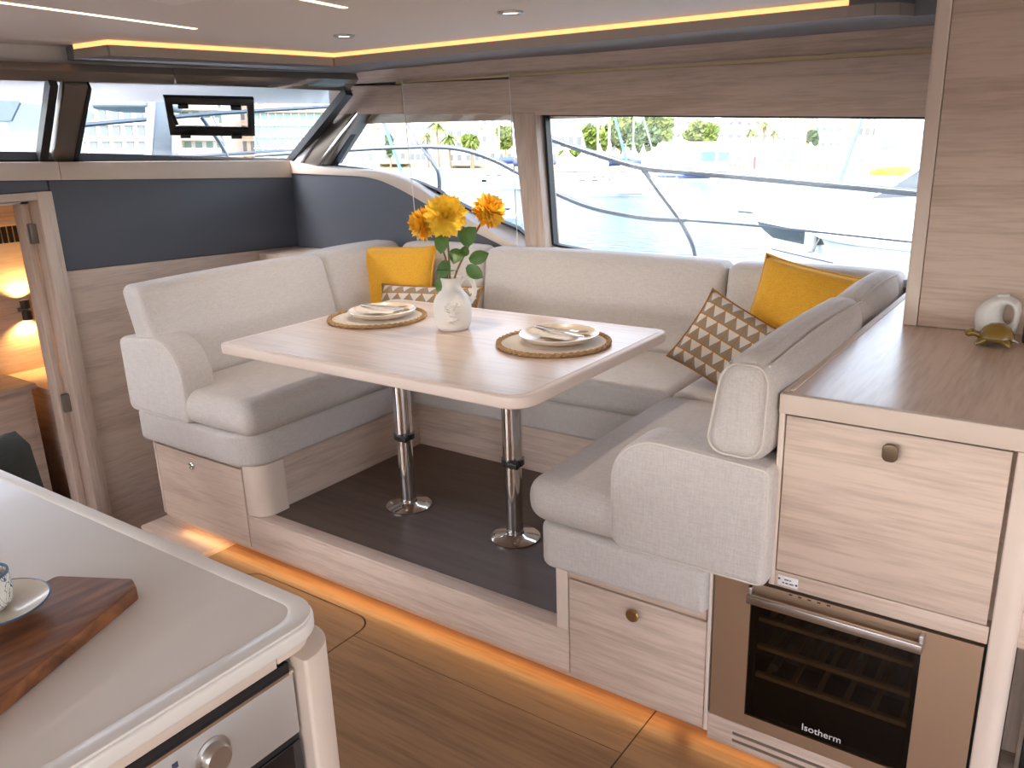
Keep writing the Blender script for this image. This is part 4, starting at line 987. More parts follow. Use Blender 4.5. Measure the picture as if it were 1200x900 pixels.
# ---- on the galley worktop: board, saucer, cup
ZK = ZG-.003; BZ = ZK+.024
corners = [onZ(66, 674, BZ), onZ(155, 677.5, BZ), onZ(160, 687, BZ), onZ(0, 818, BZ)]
dd = (corners[3]-corners[2]).normalized(); far = corners[2]+dd*.62; back = corners[0]+dd*.62-Vector((.12, .05, 0))
bp_ = [(p.x, p.y) for p in (corners[0], corners[1], corners[2], far, back)]
cb_ = thing('cutting_board', (bp_[0][0], bp_[0][1], ZK), 'dark acacia wood cutting board under the cup on the white worktop', 'cutting board')
MB().prism(rounded_poly(bp_, [.012, .008, .008, .02, .02], 4), 'xy', ZK+.001, BZ).build('board', 'board', cb_, .003, 2)
sc_ = onZ(-3, 716, BZ+.006)
sa = thing('saucer', (sc_.x, sc_.y, BZ), 'cream saucer with blue rim line on the cutting board', 'saucer')
MB().lathe([(0, .001), (.028, .001), (.032, .004), (.060, .013), (.0705, .018), (.070, .0195), (.058, .015), (.030, .007), (0, .006)], (sc_.x, sc_.y, BZ), 48).build('dish', 'saucer', sa)
MB().lathe([(.0688, .0190), (.0710, .0178), (.0716, .0190), (.0695, .0203)], (sc_.x, sc_.y, BZ), 48, ring=True).build('rim_line', 'bluerim', sa)
cu = thing('coffee_cup', (sc_.x, sc_.y, BZ+.007), 'white cup with blue vine pattern standing on the saucer', 'cup')
cc = (sc_.x-.012, sc_.y-.004, BZ+.0065)
MB().lathe([(0, .0), (.020, .0), (.024, .004), (.031, .012), (.0335, .030), (.033, .052), (.0325, .056), (.0305, .056), (.031, .03), (.028, .014), (0, .006)], cc, 40).build('body', 'cup', cu)
MB().lathe([(.0328, .0552), (.0334, .0552), (.0330, .0585), (.0300, .0585), (.0302, .0552)], cc, 40, ring=True).build('rim_line', 'bluerim', cu)
C3 = Vector(cc); hd3 = Vector((-.7, -.7, 0))
MB().tube(spline([C3+hd3*.030+Vector((0, 0, .045)), C3+hd3*.046+Vector((0, 0, .048)), C3+hd3*.054+Vector((0, 0, .034)), C3+hd3*.046+Vector((0, 0, .020)), C3+hd3*.030+Vector((0, 0, .016))], 5), .0038, 10).build('handle', 'cup', cu)

# ---- cabin things seen through the doorway
lq = onX(26, 362, XL)
wl_ = thing('wall_lamp', (XL, lq.y, lq.z-.05), 'small dark up-and-down wall lamp glowing on the cabin panel', 'lamp')
MB().box(XL, XL+.014, lq.y-.028, lq.y+.028, lq.z-.012, lq.z+.012).build('bracket', 'bronze', wl_, .002)
for s, nm in ((1, 'up'), (-1, 'down')):
    MB().lathe([(.022, .008*s), (.026, .008*s), (.026, .058*s), (.022, .058*s)], (XL+.045, lq.y, lq.z), 24, ring=True).build('shade', 'black', wl_)
    MB().lathe([(0, .050*s), (.021, .050*s), (.021, .046*s), (0, .046*s)], (XL+.045, lq.y, lq.z), 20).build('bulb', 'lampglow', wl_)
    pl_ = bpy.data.lights.new('wall_lamp_beam', 'SPOT'); pl_.energy = 6.5; pl_.spot_size = 2.3; pl_.spot_blend = .6; pl_.color = (1.0, 0.55, 0.18); pl_.shadow_soft_size = .02
    po = bpy.data.objects.new('wall_lamp_beam', pl_); COL.objects.link(po); po.location = (XL+.05, lq.y, lq.z+.062*s)
    po.rotation_euler = Vector((-.25, 0, s)).to_track_quat('-Z', 'Y').to_euler()
s0 = onX(3, 441, XL); zsh = s0.z
shf = thing('cabin_shelf_unit', (-4.7, s0.y+.3, -.55), 'low oak shelf unit under the glowing wall lamp in the cabin', 'cabinet')
MB().box(XL+.001, -4.07, s0.y, pz.y+.04, zsh-.03, zsh).build('top', 'oakY', shf, .003)
MB().box(XL+.001, -4.08, s0.y+.012, pz.y+.04, zsh-.40, zsh-.03).build('front_panel', 'oakX', shf, .002)
MB().hexa([(XL+.001, s0.y+.10, -.549), (-4.08, s0.y+.28, -.549), (-4.08, pz.y+.04, -.549), (XL+.001, pz.y+.04, -.549)], [(XL+.001, s0.y+.012, zsh-.402), (-4.08, s0.y+.012, zsh-.402), (-4.08, pz.y+.04, zsh-.402), (XL+.001, pz.y+.04, zsh-.402)]).build('angled_panel', 'oakY', shf, .003)
c0 = onX(30, 449, -4.55)
cu2 = thing('cabin_drawer_unit', (-4.7, c0.y-.3, -.55), 'oak drawer unit with flat top at the cabin entrance', 'cabinet')
MB().box(-5.0, -4.50, c0.y-.9, c0.y+.03, c0.z-.028, c0.z).build('top', 'oakY', cu2, .003)
MB().box(-4.98, -4.52, c0.y-.9, c0.y+.01, -.549, c0.z-.03).build('carcass', 'oakY', cu2, .002)
MB().box(-4.52, -4.512, c0.y-.45, c0.y-.02, c0.z-.30, c0.z-.05).build('drawer', 'oakY', cu2, .002)
# seat and jacket by the companionway
j0 = onX(12, 545, -2.95)
hs_ = thing('helm_seat', (j0.x, j0.y-.1, -.55), 'charcoal padded seat beyond the white worktop under a draped jacket', 'chair')
MB().rbox(j0.x-.10, j0.x+.04, j0.y-.42, j0.y+.03, j0.z-.55, j0.z+.06, .06, .01, 6).build('backrest', 'dark', hs_, angle=180)
MB().rbox(j0.x-.55, j0.x-.05, j0.y-.42, j0.y+.03, j0.z-.66, j0.z-.5, .05, .01, 6).build('seat', 'dark', hs_, angle=180)
MB().lathe([(.2, -.549), (.2, -.53), (.05, -.52), (.05, j0.z-.64)], (j0.x-.28, j0.y-.2, 0), 24).build('pedestal', 'steel', hs_)
jk = thing('jacket', (j0.x, j0.y, j0.z), 'dark green-grey jacket draped over the seat beyond the worktop', 'jacket')
random.seed(5); rows = []
for i in range(14):
    t = i/13; row = []
    for k in range(12):
        s = k/11; yv = j0.y-.40+.46*s; bulge = .020*math.sin(9*s+3*t)+.012*math.sin(17*s)
        if t < .45: u = t/.45; p = Vector((j0.x-.135, yv, j0.z-.30+.36*u))
        elif t < .62: u = (t-.45)/.17; p = Vector((j0.x-.135+.21*u, yv, j0.z+.06+.035*math.sin(PI*u)))
        else: u = (t-.62)/.38; p = Vector((j0.x+.075+.015*math.sin(6*s), yv+.03*u*s, j0.z+.06-(.10+.20*s**3)*u))
        p.x += bulge*(.4+t); p.z += .02*max(0, 1-2*s); row.append(p)
    rows.append(row)
MB().grid(rows).build('shell', 'jacket', jk, angle=180)
rows = [[r_[k]+Vector((.012, 0, -.012)) for k in range(0, 7)] for r_ in rows[9:]]
MB().grid([[p+Vector((.012*u, 0, -.06-.05*u)) for p in r_] for u, r_ in zip((0, .4, .8, 1.2, 1.6), rows)]).build('lining', 'lining', jk, angle=180)
# ---- blind cords in front of the side wall
for a, c, lab in (((470.5, 94), (490, 288), 'thin white blind cord hanging by the forward side window, near the windscreen pillar'), ((596.5, 86), (607, 293), 'thin white blind cord hanging beside the oak post between the windows')):
    p0, p1 = onY(*a, YW-.02), onY(*c, YW-.05)
    tag(MB().tube([p0, (p0+p1)/2, p1], .0022, 6).build('blind_cord', plain('white_cord', (0.8, 0.78, 0.75), 0.6)), lab, 'cord', 'blind cords')

# ================================================================== OUTSIDE
for k, c, r in (('cream', (0.72, 0.62, 0.48), .9), ('white_wall', (0.72, 0.68, 0.62), .9), ('pink', (0.68, 0.48, 0.37), .9), ('ochre_wall', (0.68, 0.55, 0.33), .9), ('stone', (0.55, 0.5, 0.42), .9), ('terracotta', (0.52, 0.23, 0.12), .9), ('pane_dark', (0.16, 0.18, 0.19), .3), ('shutter', (0.20, 0.30, 0.27), .7), ('gelcoat', (0.78, 0.79, 0.8), .25), ('navy', (0.05, 0.08, 0.20), .6), ('skyblue', (0.10, 0.32, 0.60), .6), ('boatglass', (0.05, 0.06, 0.07), .15), ('yellowcover', (0.85, 0.60, 0.03), .7), ('canvas', (0.8, 0.8, 0.79), .8), ('awning', (0.30, 0.33, 0.36), .7), ('antifoul', (0.03, 0.16, 0.14), .6), ('redpaint', (0.55, 0.06, 0.05), .6), ('asphalt', (0.42, 0.39, 0.35), .9), ('trunk', (0.22, 0.16, 0.10), .9), ('alu', (0.72, 0.73, 0.75), .4), ('rope', (0.62, 0.52, 0.38), .9)):
    M[k] = plain(k, c, r, var=.05 if r > .8 else 0, vscale=.6)
M['foliage'] = plain('tree_foliage', (0.16, 0.21, 0.035), .8, var=.45, vscale=1.2)
M['foliage2'] = plain('dark_foliage', (0.08, 0.13, 0.04), .8, var=.4, vscale=1.2)
def water_mat():
    mt, n, l, b = newmat('harbour_water')
    b.inputs['Base Color'].default_value = (0.022, 0.062, 0.082, 1); b.inputs['Specular IOR Level'].default_value = 0.40; b.inputs['Roughness'].default_value = 0.12; b.inputs['IOR'].default_value = 1.33
    tc = n.new('ShaderNodeTexCoord'); mp = n.new('ShaderNodeMapping'); mp.inputs['Scale'].default_value = (1.0, 1.6, 1); l.new(tc.outputs['Object'], mp.inputs['Vector'])
    nt = n.new('ShaderNodeTexNoise'); nt.inputs['Scale'].default_value = 1.6; nt.inputs['Detail'].default_value = 5; l.new(mp.outputs[0], nt.inputs['Vector'])
    bp = n.new('ShaderNodeBump'); bp.inputs['Strength'].default_value = 1.0; bp.inputs['Distance'].default_value = .35; l.new(nt.outputs[0], bp.inputs['Height']); l.new(bp.outputs[0], b.inputs['Normal'])
    return mt
M['water'] = water_mat()
EF = dict(frame=ME)
struct(MB().add([(-700, -200, 0), (700, -200, 0), (700, 900, 0), (-700, 900, 0)], [(0, 1, 2, 3)]).build('water', 'water', None, **EF))
def et(name, loc, label, cat, group=None): return thing(name, loc, label, cat, group, frame=ME)
# ---- quay and land
DQ = 160.0; ZQ = 1.9
q0 = ext(560, 200, DQ).x
qy = thing('quay', (30, DQ, 0), kind='structure', frame=ME)
for k in range(14):
    MB().box(q0+k*9, q0+k*9+8.93, DQ, DQ+3, -1, ZQ-.25).build('wall_block', 'stone', qy, **EF)
MB().box(q0-.2, q0+126.2, DQ-.25, DQ+3.2, ZQ-.25, ZQ).build('coping', 'cream', qy, **EF)
ld = thing('land', (0, DQ+3, 0), kind='structure', frame=ME)
MB().box(q0, q0+300, DQ+3, 500, -1, ZQ-.02).build('promenade', 'asphalt', ld, **EF)
MB().box(-400, q0, 108, 500, -1, ZQ-.02).build('promenade', 'asphalt', ld, **EF)
MB().hexa([(-260, 215, 1), (60, 230, 1), (80, 480, 1), (-260, 480, 1)], [(-260, 230, 3), (60, 240, 3), (70, 480, 46), (-260, 480, 60)]).build('hillside', plain('dry_hillside', (0.44, 0.40, 0.26), .9, var=.25, vscale=.05), ld, **EF)

# ---- buildings
def building(px0, px1, ytop, D, wall, rows, label, name='apartment_building', roof='terracotta', ybase=None, cols=6, wsz=(.9, 1.5), balc=False, shut='pane_dark', arch=False, depth=12, zb=ZQ-.02, cornice=True, group=None, y0=None, dy=None):
    a, c = ext(px0, 150, D).x+.6, ext(px1, 150, D).x-.6; zt = ext(600, ytop, D).z
    if ybase: zb = ext(600, ybase, D).z
    r = et(name, ((a+c)/2, D, zb), label, 'building', group)
    MB().box(a, c, D, D+depth, zb, zt).build('wall', wall, r, **EF)
    rf = MB().hexa([(a-.4, D-.5, zt), (c+.4, D-.5, zt), (c+.4, D+depth+.4, zt), (a-.4, D+depth+.4, zt)], [(a+1.5, D+depth*.4, zt+1.7), (c-1.5, D+depth*.4, zt+1.7), (c-1.5, D+depth*.6, zt+1.7), (a+1.5, D+depth*.6, zt+1.7)]).build('roof', roof, r, **EF)
    H = zt-zb; fh = H/rows; w = c-a
    mw = MB().box(-wsz[0]/2, wsz[0]/2, -.12, .05, 0, wsz[1])
    me = mw.mesh('window'); me.materials.append(M[shut])
    ms = MB().box(-wsz[0]/2-.12, wsz[0]/2+.12, -.2, .0, -.14, -.02).mesh('window_ledge'); ms.materials.append(M['cream'])
    for i in range(rows):
        zz = zb+fh*i+fh*.28
        for k in range(cols):
            xx = a+w*(k+.5)/cols
            o = link('window', me, None, r, ME @ Matrix.Translation((xx, D, zz)))
            if D < 175: link('ledge', ms, None, o, ME @ Matrix.Translation((xx, D, zz)))
        if balc and i:
            o = MB().box(a+w*.04, c-w*.04, D-1.1, D, zz-.35, zz-.18).build('balcony', wall, r, **EF)
            MB().box(a+w*.04, c-w*.04, D-1.1, D-1.04, zz-.18, zz+.65).build('parapet', 'white_wall', o, **EF)
        elif cornice and i: MB().box(a-.05, c+.05, D-.25, D, zb+fh*i-.15, zb+fh*i+.1).build('string_course', wall, r, **EF)
    if arch:
        for k in (0, 3): 
            xx = a+w*(k+.5)/cols
    return r
# seen through the windscreen
building(-40, 62, 60, 118, 'white_wall', 7, 'white block of flats with long balconies beside the neighbour boat in the windscreen', cols=6, balc=True)
building(66, 178, 88, 112, 'cream', 6, 'cream house with dark windows seen behind the steel post in the windscreen', cols=7, balc=False)
building(182, 268, 96, 124, 'white_wall', 6, 'white balconied flats seen through the opening light of the windscreen', cols=6, balc=True, shut='shutter')
building(262, 330, 90, 132, 'pink', 6, 'pinkish house behind the crossing rails in the windscreen', cols=5)
building(292, 410, 132, 121, 'white_wall', 5, 'long pale block with rows of green windows under a terracotta roof', cols=12, shut='shutter', wsz=(.8, 1.5))
# seen through the forward side window: houses stepping up the slope
random.seed(11)
hl = [(395, 440, 150, 205, 'white_wall', 'low white villa on the slope nearest the windscreen pillar'), (436, 478, 128, 230, 'cream', 'cream villa behind the furled blue sail'), (476, 508, 140, 215, 'white_wall', 'narrow white house behind the slanting handrail'),
      (520, 566, 150, 222, 'white_wall', 'white house with wide terracotta roof behind the palms'), (560, 604, 130, 245, 'cream', 'tall cream house at the edge of the oak post'), (500, 560, 118, 270, 'pink', 'pinkish house higher on the slope above the palms'), (600, 650, 120, 235, 'white_wall', 'white house hidden partly by the oak post')]
for x0, x1, yt, D, wl2, lab in hl:
    building(x0, x1, yt, D, wl2, 3, lab, name='hillside_house', ybase=192, cols=4, wsz=(1.1, 1.5), cornice=False)
# behind the trees and tents in the big window
hb_ = building(632, 706, 96, 190, 'cream', 5, 'cream town hall with arched and tall windows beside the trees', name='town_hall', cols=7, wsz=(1.0, 2.1), zb=ZQ)
a_, c_ = ext(632, 150, 190).x, ext(706, 150, 190).x
xx = ext(689, 150, 190).x; zz = ext(600, 146, 190).z
MB().prism([(xx-1.1, zz-1.2)]+[(xx+1.1*math.cos(t), zz+1.1*math.sin(t)) for t in [PI*k/12 for k in range(13)]][::-1]+[(xx+1.1, zz-1.2)], 'xz', 189.8, 190.05).build('arched_window', 'pane_dark', hb_, **EF)
building(712, 790, 100, 215, 'pink', 6, 'pink-roofed house behind the round green trees', cols=7)
building(786, 838, 110, 205, 'white_wall', 6, 'white flats with balconies just above the long marquee', cols=4, balc=True)
building(838, 906, 96, 200, 'white_wall', 7, 'white flats with brown balcony lines behind the small palms', cols=6, balc=True)
building(908, 948, 100, 192, 'ochre_wall', 5, 'ochre pilastered facade beside the small palms', cols=6, wsz=(.7, 3.0), cornice=True)
building(950, 1000, 90, 198, 'white_wall', 6, 'white flats left of the furled blue sail', cols=5, balc=True)
building(1002, 1040, 92, 205, 'pink', 6, 'pale pink house behind the furled blue sail', cols=4)
building(1042, 1130, 86, 196, 'white_wall', 6, 'pale flats behind the thick white mast', cols=8)
# ---- trees
def tree(px, yb, D, w_px, h_px, mat, label, seed, name='round_tree', trunk_h=.25, n=1500, sx=1.0):
    random.seed(seed); D = D+7; base = ext(px, 193, D); k = D/F; W_, H_ = w_px*k, h_px*k; z0 = ext(px, yb, D).z
    r = et(name, (base.x, D, min(z0, ZQ)), label, 'tree', 'trees along the promenade')
    MB().tube([(base.x, D, ZQ-.1), (base.x+.1, D, z0+H_*.5)], [.25, .12], 8).build('trunk', 'trunk', r, **EF)
    b = MB(); lobes = [(0, 0, .55, .42)]+[(random.uniform(-.32, .32), random.uniform(-.3, .3), random.uniform(.35, .8), random.uniform(.16, .26)) for _ in range(9)]
    for i in range(n):
        lx, ly, lz, lr = random.choice(lobes)
        th, ph = random.uniform(0, 2*PI), math.acos(random.uniform(-1, 1)); rr = lr*random.uniform(.8, 1.05)
        p = Vector((base.x+(lx+rr*math.sin(ph)*math.cos(th))*W_, D+(ly+rr*math.sin(ph)*math.sin(th))*W_, z0+(lz+rr*math.cos(ph)*.9)*H_))
        u = Vector((random.gauss(0, 1), random.gauss(0, 1), random.gauss(0, 1))).normalized(); v = u.orthogonal().normalized(); s = random.uniform(.25, .55)
        b.add([p-u*s-v*s, p+u*s-v*s, p+u*s+v*s, p-u*s+v*s], [(0, 1, 2, 3)])
    b.build('crown', mat, r, weld=False, **EF)
for px, yb, D, w_, h_, mt, lab, sd in ((698, 186, 172, 32, 38, 'foliage', 'small round tree beside the town hall corner', 1), (727, 184, 174, 42, 52, 'foliage', 'broad green tree behind the white and blue masts', 2), (768, 180, 176, 46, 52, 'foliage', 'tall light green tree behind the pointed white tents', 3), (752, 186, 170, 38, 40, 'foliage2', 'darker bushy tree between the light green ones', 4), (822, 172, 178, 40, 26, 'foliage', 'spreading tree above the long white marquee', 5), (950, 174, 172, 9, 20, 'foliage2', 'small clipped tree beside the ochre facade', 6), (668, 190, 168, 26, 14, 'foliage', 'low shrub in front of the town hall', 7)):
    tree(px, yb, D, w_, h_, mt, lab, sd)
tree(458, 188, 190, 7, 30, 'foliage2', 'dark slim cypress on the slope behind the handrail', 8, 'cypress', n=900)
tree(552, 182, 195, 20, 24, 'foliage', 'bushy tree below the cream house on the slope', 9)
tree(592, 180, 190, 18, 30, 'foliage', 'upright tree beside the oak post', 10)
def palm(px, ytop, D, r_px, label, seed):
    D = D+10; random.seed(seed); t = ext(px, ytop, D); R = r_px*D/F
    r = et('palm_tree', (t.x, D, ZQ), label, 'palm tree', 'palms on the waterfront')
    MB().tube([(t.x+.3, D, ZQ-.1), (t.x+.1, D, t.z*.6), (t.x, D, t.z)], [.3, .22, .2], 8).build('trunk', 'trunk', r, **EF)
    b = MB()
    for k in range(26):
        a = 2*PI*k/26+random.uniform(-.1, .1); el = random.uniform(-.5, .9); d = Vector((math.cos(a), math.sin(a), 0)); e = Vector((-d.y, d.x, 0))
        pts = [Vector((t.x, D, t.z))+d*(R*s)+Vector((0, 0, R*(el*s-.75*s*s))) for s in (0, .35, .7, 1.0)]
        b.grid([[p-e*w_*R, p+e*w_*R] for p, w_ in zip(pts, (.05, .13, .11, .02))])
    b.build('fronds', 'foliage', r, weld=False, **EF)
for i, (px, yt, D, rp, lab) in enumerate(((512, 147, 175, 13, 'tall palm in the forward side window, left of its twin'), (526, 160, 178, 13, 'shorter palm in the forward side window, right of its twin'), (500, 158, 182, 9, 'slim palm beside the slanting handrail'), (880, 153, 172, 9, 'small palm above the white tents, nearest the marquee'), (896, 145, 174, 9, 'tallest of the three palms above the white tents'), (907, 155, 173, 8, 'small palm beside the ochre facade'), (553, 166, 170, 10, 'feathery palm over the blue boat covers'))):
    palm(px, yt, D, rp, lab, i)
# ---- tents on the quay
def tent(px, ypk, D, wpx, label, yeave=None):
    c = ext(px, 193, D); k = D/F; w = wpx*k/2; zp = ext(px, ypk, D).z; ze = ext(px, yeave or (ypk+14), D).z
    r = et('pagoda_tent', (c.x, D, ZQ), label, 'tent', 'white pagoda tents on the quay')
    b = MB(); prof = [(1.0, 0), (.62, .22), (.34, .48), (.14, .78), (.02, 1)]
    rows = [[Vector((c.x+w*s*a, D+w+w*s*bb, ze+(zp-ze)*t)) for a, bb in ((-1, -1), (1, -1), (1, 1), (-1, 1), (-1, -1))] for s, t in prof]
    b.grid(rows); b.build('roof', 'canvas', r, angle=20, **EF)
    for a in (-1, 1):
        for bb in (-1, 1): MB().box(c.x+a*w-.06, c.x+a*w+.06, D+w+bb*w-.06, D+w+bb*w+.06, ZQ-.02, ze).build('pole', 'alu', r, **EF)
    MB().box(c.x-w, c.x+w, D-.02, D+.02, ze-.45, ze+.02).build('valance', 'canvas', r, **EF)
    MB().box(c.x-w*.98, c.x+w*.98, D+2*w-.05, D+2*w, ZQ-.02, ze).build('back_wall', 'canvas', r, **EF)
tl_ = [(664, 171, 163, 20, 'pagoda tent nearest the town hall end of the quay'), (686, 170, 163, 18, 'pagoda tent in front of the round trees beside the town hall'), (703, 168, 163, 14, 'pagoda tent behind the blue sail cover'), (733, 168, 163, 9.5, 'first of three close-set pagoda tents by the light blue sail'), (743, 167, 163, 9.5, 'middle of three close-set pagoda tents by the light blue sail'), (754, 168, 163, 10, 'last of three close-set pagoda tents by the dark sail'), (773, 167, 164, 22, 'steep pagoda tent at the end of the long marquee'), (893, 164, 163, 30, 'large pagoda tent below the small palms'), (952, 166, 164, 24, 'pagoda tent in front of the white flats'), (980, 168, 165, 26, 'pagoda tent left of the furled blue sail'), (1040, 168, 165, 30, 'pagoda tent beside the thick white mast')]
for t in tl_: tent(*t)
def hall(px0, px1, yt, ye, D, label, name, mats=('canvas', 'canvas'), openings=()):
    a, c = ext(px0, 150, D).x, ext(px1, 150, D).x; zt, ze = ext(600, yt, D).z, ext(600, ye, D).z
    r = et(name, ((a+c)/2, D, ZQ), label, 'tent' if 'marquee' in name else 'building')
    MB().box(a, c, D, D+8, ZQ-.02, ze).build('wall', mats[1], r, **EF)
    MB().hexa([(a-.2, D-.4, ze), (c+.2, D-.4, ze), (c+.2, D+8.4, ze), (a-.2, D+8.4, ze)], [(a, D+3.5, zt), (c, D+3.5, zt), (c, D+4.5, zt), (a, D+4.5, zt)]).build('roof', mats[0], r, **EF)
    for x0, x1, y0, y1, mt in openings:
        p, q = ext(x0, y0, D), ext(x1, y1, D); MB().box(p.x, q.x, D-.12, D+.05, q.z, p.z).build('opening', mt, r, **EF)
hall(779, 884, 165.5, 176, 172, 'long white marquee with two blue openings on the quay', 'marquee', openings=[(821, 838, 178, 189, 'skyblue'), (841, 854, 178, 189, 'skyblue'), (862, 872, 183, 190, 'pane_dark')])  # openings are plain blue and dark panels
hall(904, 946, 165, 175, 172, 'low kiosk with orange eaves and dark openings', 'kiosk', ('canvas', 'pink'), [(910, 918, 180, 190, 'pane_dark'), (924, 932, 180, 190, 'pane_dark')])
hall(1000, 1036, 166, 178, 174, 'white pavilion behind the furled blue sail', 'marquee', openings=[(1010, 1018, 182, 190, 'pane_dark')])
random.seed(2)
for i, px in enumerate((856, 861, 867, 872, 925, 936, 958, 968, 1000, 1022)):
    p = ext(px, 196, DQ+1.2); h = random.uniform(.8, 1.1)
    r = et('quay_stand_in', (p.x, DQ+1.2, ZQ), 'small dark post shape standing in for people and cars on the quay edge', 'stand-in', 'dark stand-ins on the quay edge')  # post shapes standing in for small dark people and cars
    MB().lathe([(.22, 0), (.22, h*.7), (.32, h*.8), (.30, h), (0, h)], (p.x, DQ+1.2, ZQ), 10).build('post', 'trunk', r, **EF)
pb_ = ext(1043, 171, 160.5)
ub = et('blue_parasol', (pb_.x, 161, ZQ), 'bright blue parasol open on the quay', 'parasol')
MB().lathe([(2.0, 0), (1.1, .7), (0, 1.1)], (pb_.x, 161, ext(1043, 176, 161).z), 8).build('canopy', 'skyblue', ub, angle=10, **EF)
MB().tube([(pb_.x, 161, ZQ), (pb_.x, 161, ext(1043, 175, 161).z)], .06, 6).build('pole', 'alu', ub, **EF)
for px in (879, 884):
    p = ext(px, 195, 160.6); pl2 = et('red_banner', (p.x, 160.6, ZQ), 'upright red banner board on the quay below the palms' if px == 884 else 'upright pink banner board beside the red one on the quay', 'banner', 'red banners on the quay')
    MB().box(p.x-.22, p.x+.22, 160.6, 160.7, ZQ, ext(px, 184, 160.6).z).build('board', 'redpaint' if px == 884 else 'pink', pl2, **EF)

# ---- boats
def hull(root, bow, ax, L, B, H, mat='gelcoat', rake=1.2, name='hull', stripe=None, deck='gelcoat', sheer=.22):
    bow, ax = Vector(bow), Vector(ax).normalized(); sd = Vector((-ax.y, ax.x, 0)); N = 18
    def pt(s, t, side):
        s = max(0.0, s); f = min(1, s/.5); bd = B/2*(math.sin(f*PI/2)**.75)*(1-.12*max(0, s-.7)/.3); bw = bd*(.45+.45*f)
        Hs = H*(1+sheer*(1-s)**2)
        if t < .3: u = t/.3; y, z = bw*u**.6, -.4+.4*u
        else: u = (t-.3)/.7; y, z = bw+(bd-bw)*u**1.3, Hs*u
        x = L*s-rake*max(0, z)/Hs*(1-s)**2.2
        return bow+ax*x+sd*(side*y)+Vector((0, 0, z))
    T = [0, .1, .2, .3, .45, .6, .75, .9, 1]; b = MB()
    for side in (-1, 1): b.grid([[pt(i/N, t, side) for t in T] for i in range(N+1)])
    b.grid([[pt(1, t, -1), pt(1, t, 1)] for t in T]); h = b.build(name, mat, root, angle=35, **EF)
    b = MB(); b.grid([[pt(i/N, 1, -1)+Vector((0, 0, -.03)), pt(i/N, 1, -1)*.5+pt(i/N, 1, 1)*.5+Vector((0, 0, .05)), pt(i/N, 1, 1)+Vector((0, 0, -.03))] for i in range(N+1)]); b.build('deck', deck, root, **EF)
    for side in (-1, 1): MB().tube([pt(i/N, 1, side) for i in range(N+1)], .05, 6).build('rubbing_strake', 'alu', h, **EF)
    if stripe:
        for side in (-1, 1): MB().grid([[pt(s/20, t, side)+sd*(side*.015) for t in (stripe[0], stripe[1])] for s in range(1, 20)]).build('stripe', stripe[2], h, **EF)
    return h, pt, sd, ax
def hull_panel(h, pt, sd, side, s0, s1, t0, t1, mat, name='hull_window', taper=.6):
    rows = []
    for i in range(13):
        u = i/12; s = s0+(s1-s0)*u; k = 1 if u < .65 else 1-taper*(u-.65)/.35; k *= min(1, .25+u*5)
        rows.append([pt(s, t1-(t1-t0)*k, side)+sd*(side*.02), pt(s, t1, side)+sd*(side*.02)])
    MB().grid(rows).build(name, mat, h, **EF)
# big white cruiser, bow towards the saloon's forward end
bw_ = extw(898, 303)
cr_ = et('motor_cruiser', bw_, 'large white motor cruiser with dark hull window and bow rail', 'boat')
h, pt, sd, ax = hull(cr_, bw_, extw(1000, 318)-bw_, 14, 4.2, 1.36, rake=.75, stripe=(.47, .49, 'navy'), sheer=.04)
near = -1 if pt(.4, 1, -1).y < pt(.4, 1, 1).y else 1
MB().grid([[pt(s/14, t, near)+sd*(near*.012) for t in (.18, .335)] for s in range(0, 15)]).build('waterline_band', 'antifoul', h, **EF)
hull_panel(h, pt, sd, near, .03, .36, .66, .86, 'boatglass')
def rail(pts, r, root, name='bow_rail', mat='chrome', parent=None): return MB().tube([Vector(p) for p in pts], r, 8).build(name, mat, parent or root, **EF)
up3 = Vector((0, 0, 1))
for side in (-1, 1):
    rr = rail(spline([pt(s, .99, side)+up3*.62 for s in (.0, .05, .12, .22, .34)], 4), .022, cr_)
    rail(spline([pt(s, .99, side)+up3*.32 for s in (.0, .05, .12, .22, .34)], 4), .014, cr_, 'rail_bar', parent=rr)
    for s in (.015, .06, .12, .2, .28, .34): rail([pt(s, .99, side), pt(s-.005, .99, side)+up3*.62], .018, cr_, 'rail_post', parent=rr)
mid = lambda s, z=0: (pt(s, 1, -1)+pt(s, 1, 1))*.5+up3*z
b = MB(); rows = []
for s, w, z in ((.14, .2, .04), (.24, .75, .30), (.36, 1.15, .62), (.46, 1.3, .75), (.95, 1.45, .85)):
    c = mid(s); rows.append([c-sd*w+up3*0, c-sd*w*.86+up3*z, c+up3*(z+.06), c+sd*w*.86+up3*z, c+sd*w])
b.grid(rows); b.build('coachroof', 'gelcoat', cr_, **EF)
b = MB(); rows = []
for s, w, z0, z1 in ((.36, 1.0, .60, .66), (.48, 1.22, .75, 1.55), (.56, 1.3, .80, 1.85), (.95, 1.35, .85, 1.95)):
    c = mid(s); rows.append([c-sd*w+up3*z0, c-sd*w*.9+up3*z1, c+sd*w*.9+up3*z1, c+sd*w+up3*z0])
b.grid(rows); b.build('windscreen', 'boatglass', cr_, **EF)
MB().tube([mid(.37, .66)-sd*.95, mid(.48, 1.58)-sd*1.12, mid(.58, 1.92)-sd*1.18, mid(.9, 2.0)-sd*1.2], .06, 8).build('windscreen_frame', 'gelcoat', cr_, **EF)
MB().tube([mid(.37, .66)+sd*.95, mid(.48, 1.58)+sd*1.12, mid(.58, 1.92)+sd*1.18, mid(.9, 2.0)+sd*1.2], .06, 8).build('windscreen_frame', 'gelcoat', cr_, **EF)
c = mid(.24, .38)
b = MB().rbox(-.75, .75, -.5, .5, -.16, .2, .15, .05, 5); b.v = [c+ax*p.x+sd*p.y+up3*p.z for p in b.v]; b.build('sunbed_cover', plain('pale_blue_cover', (0.36, 0.52, 0.78), .7), cr_, **EF)
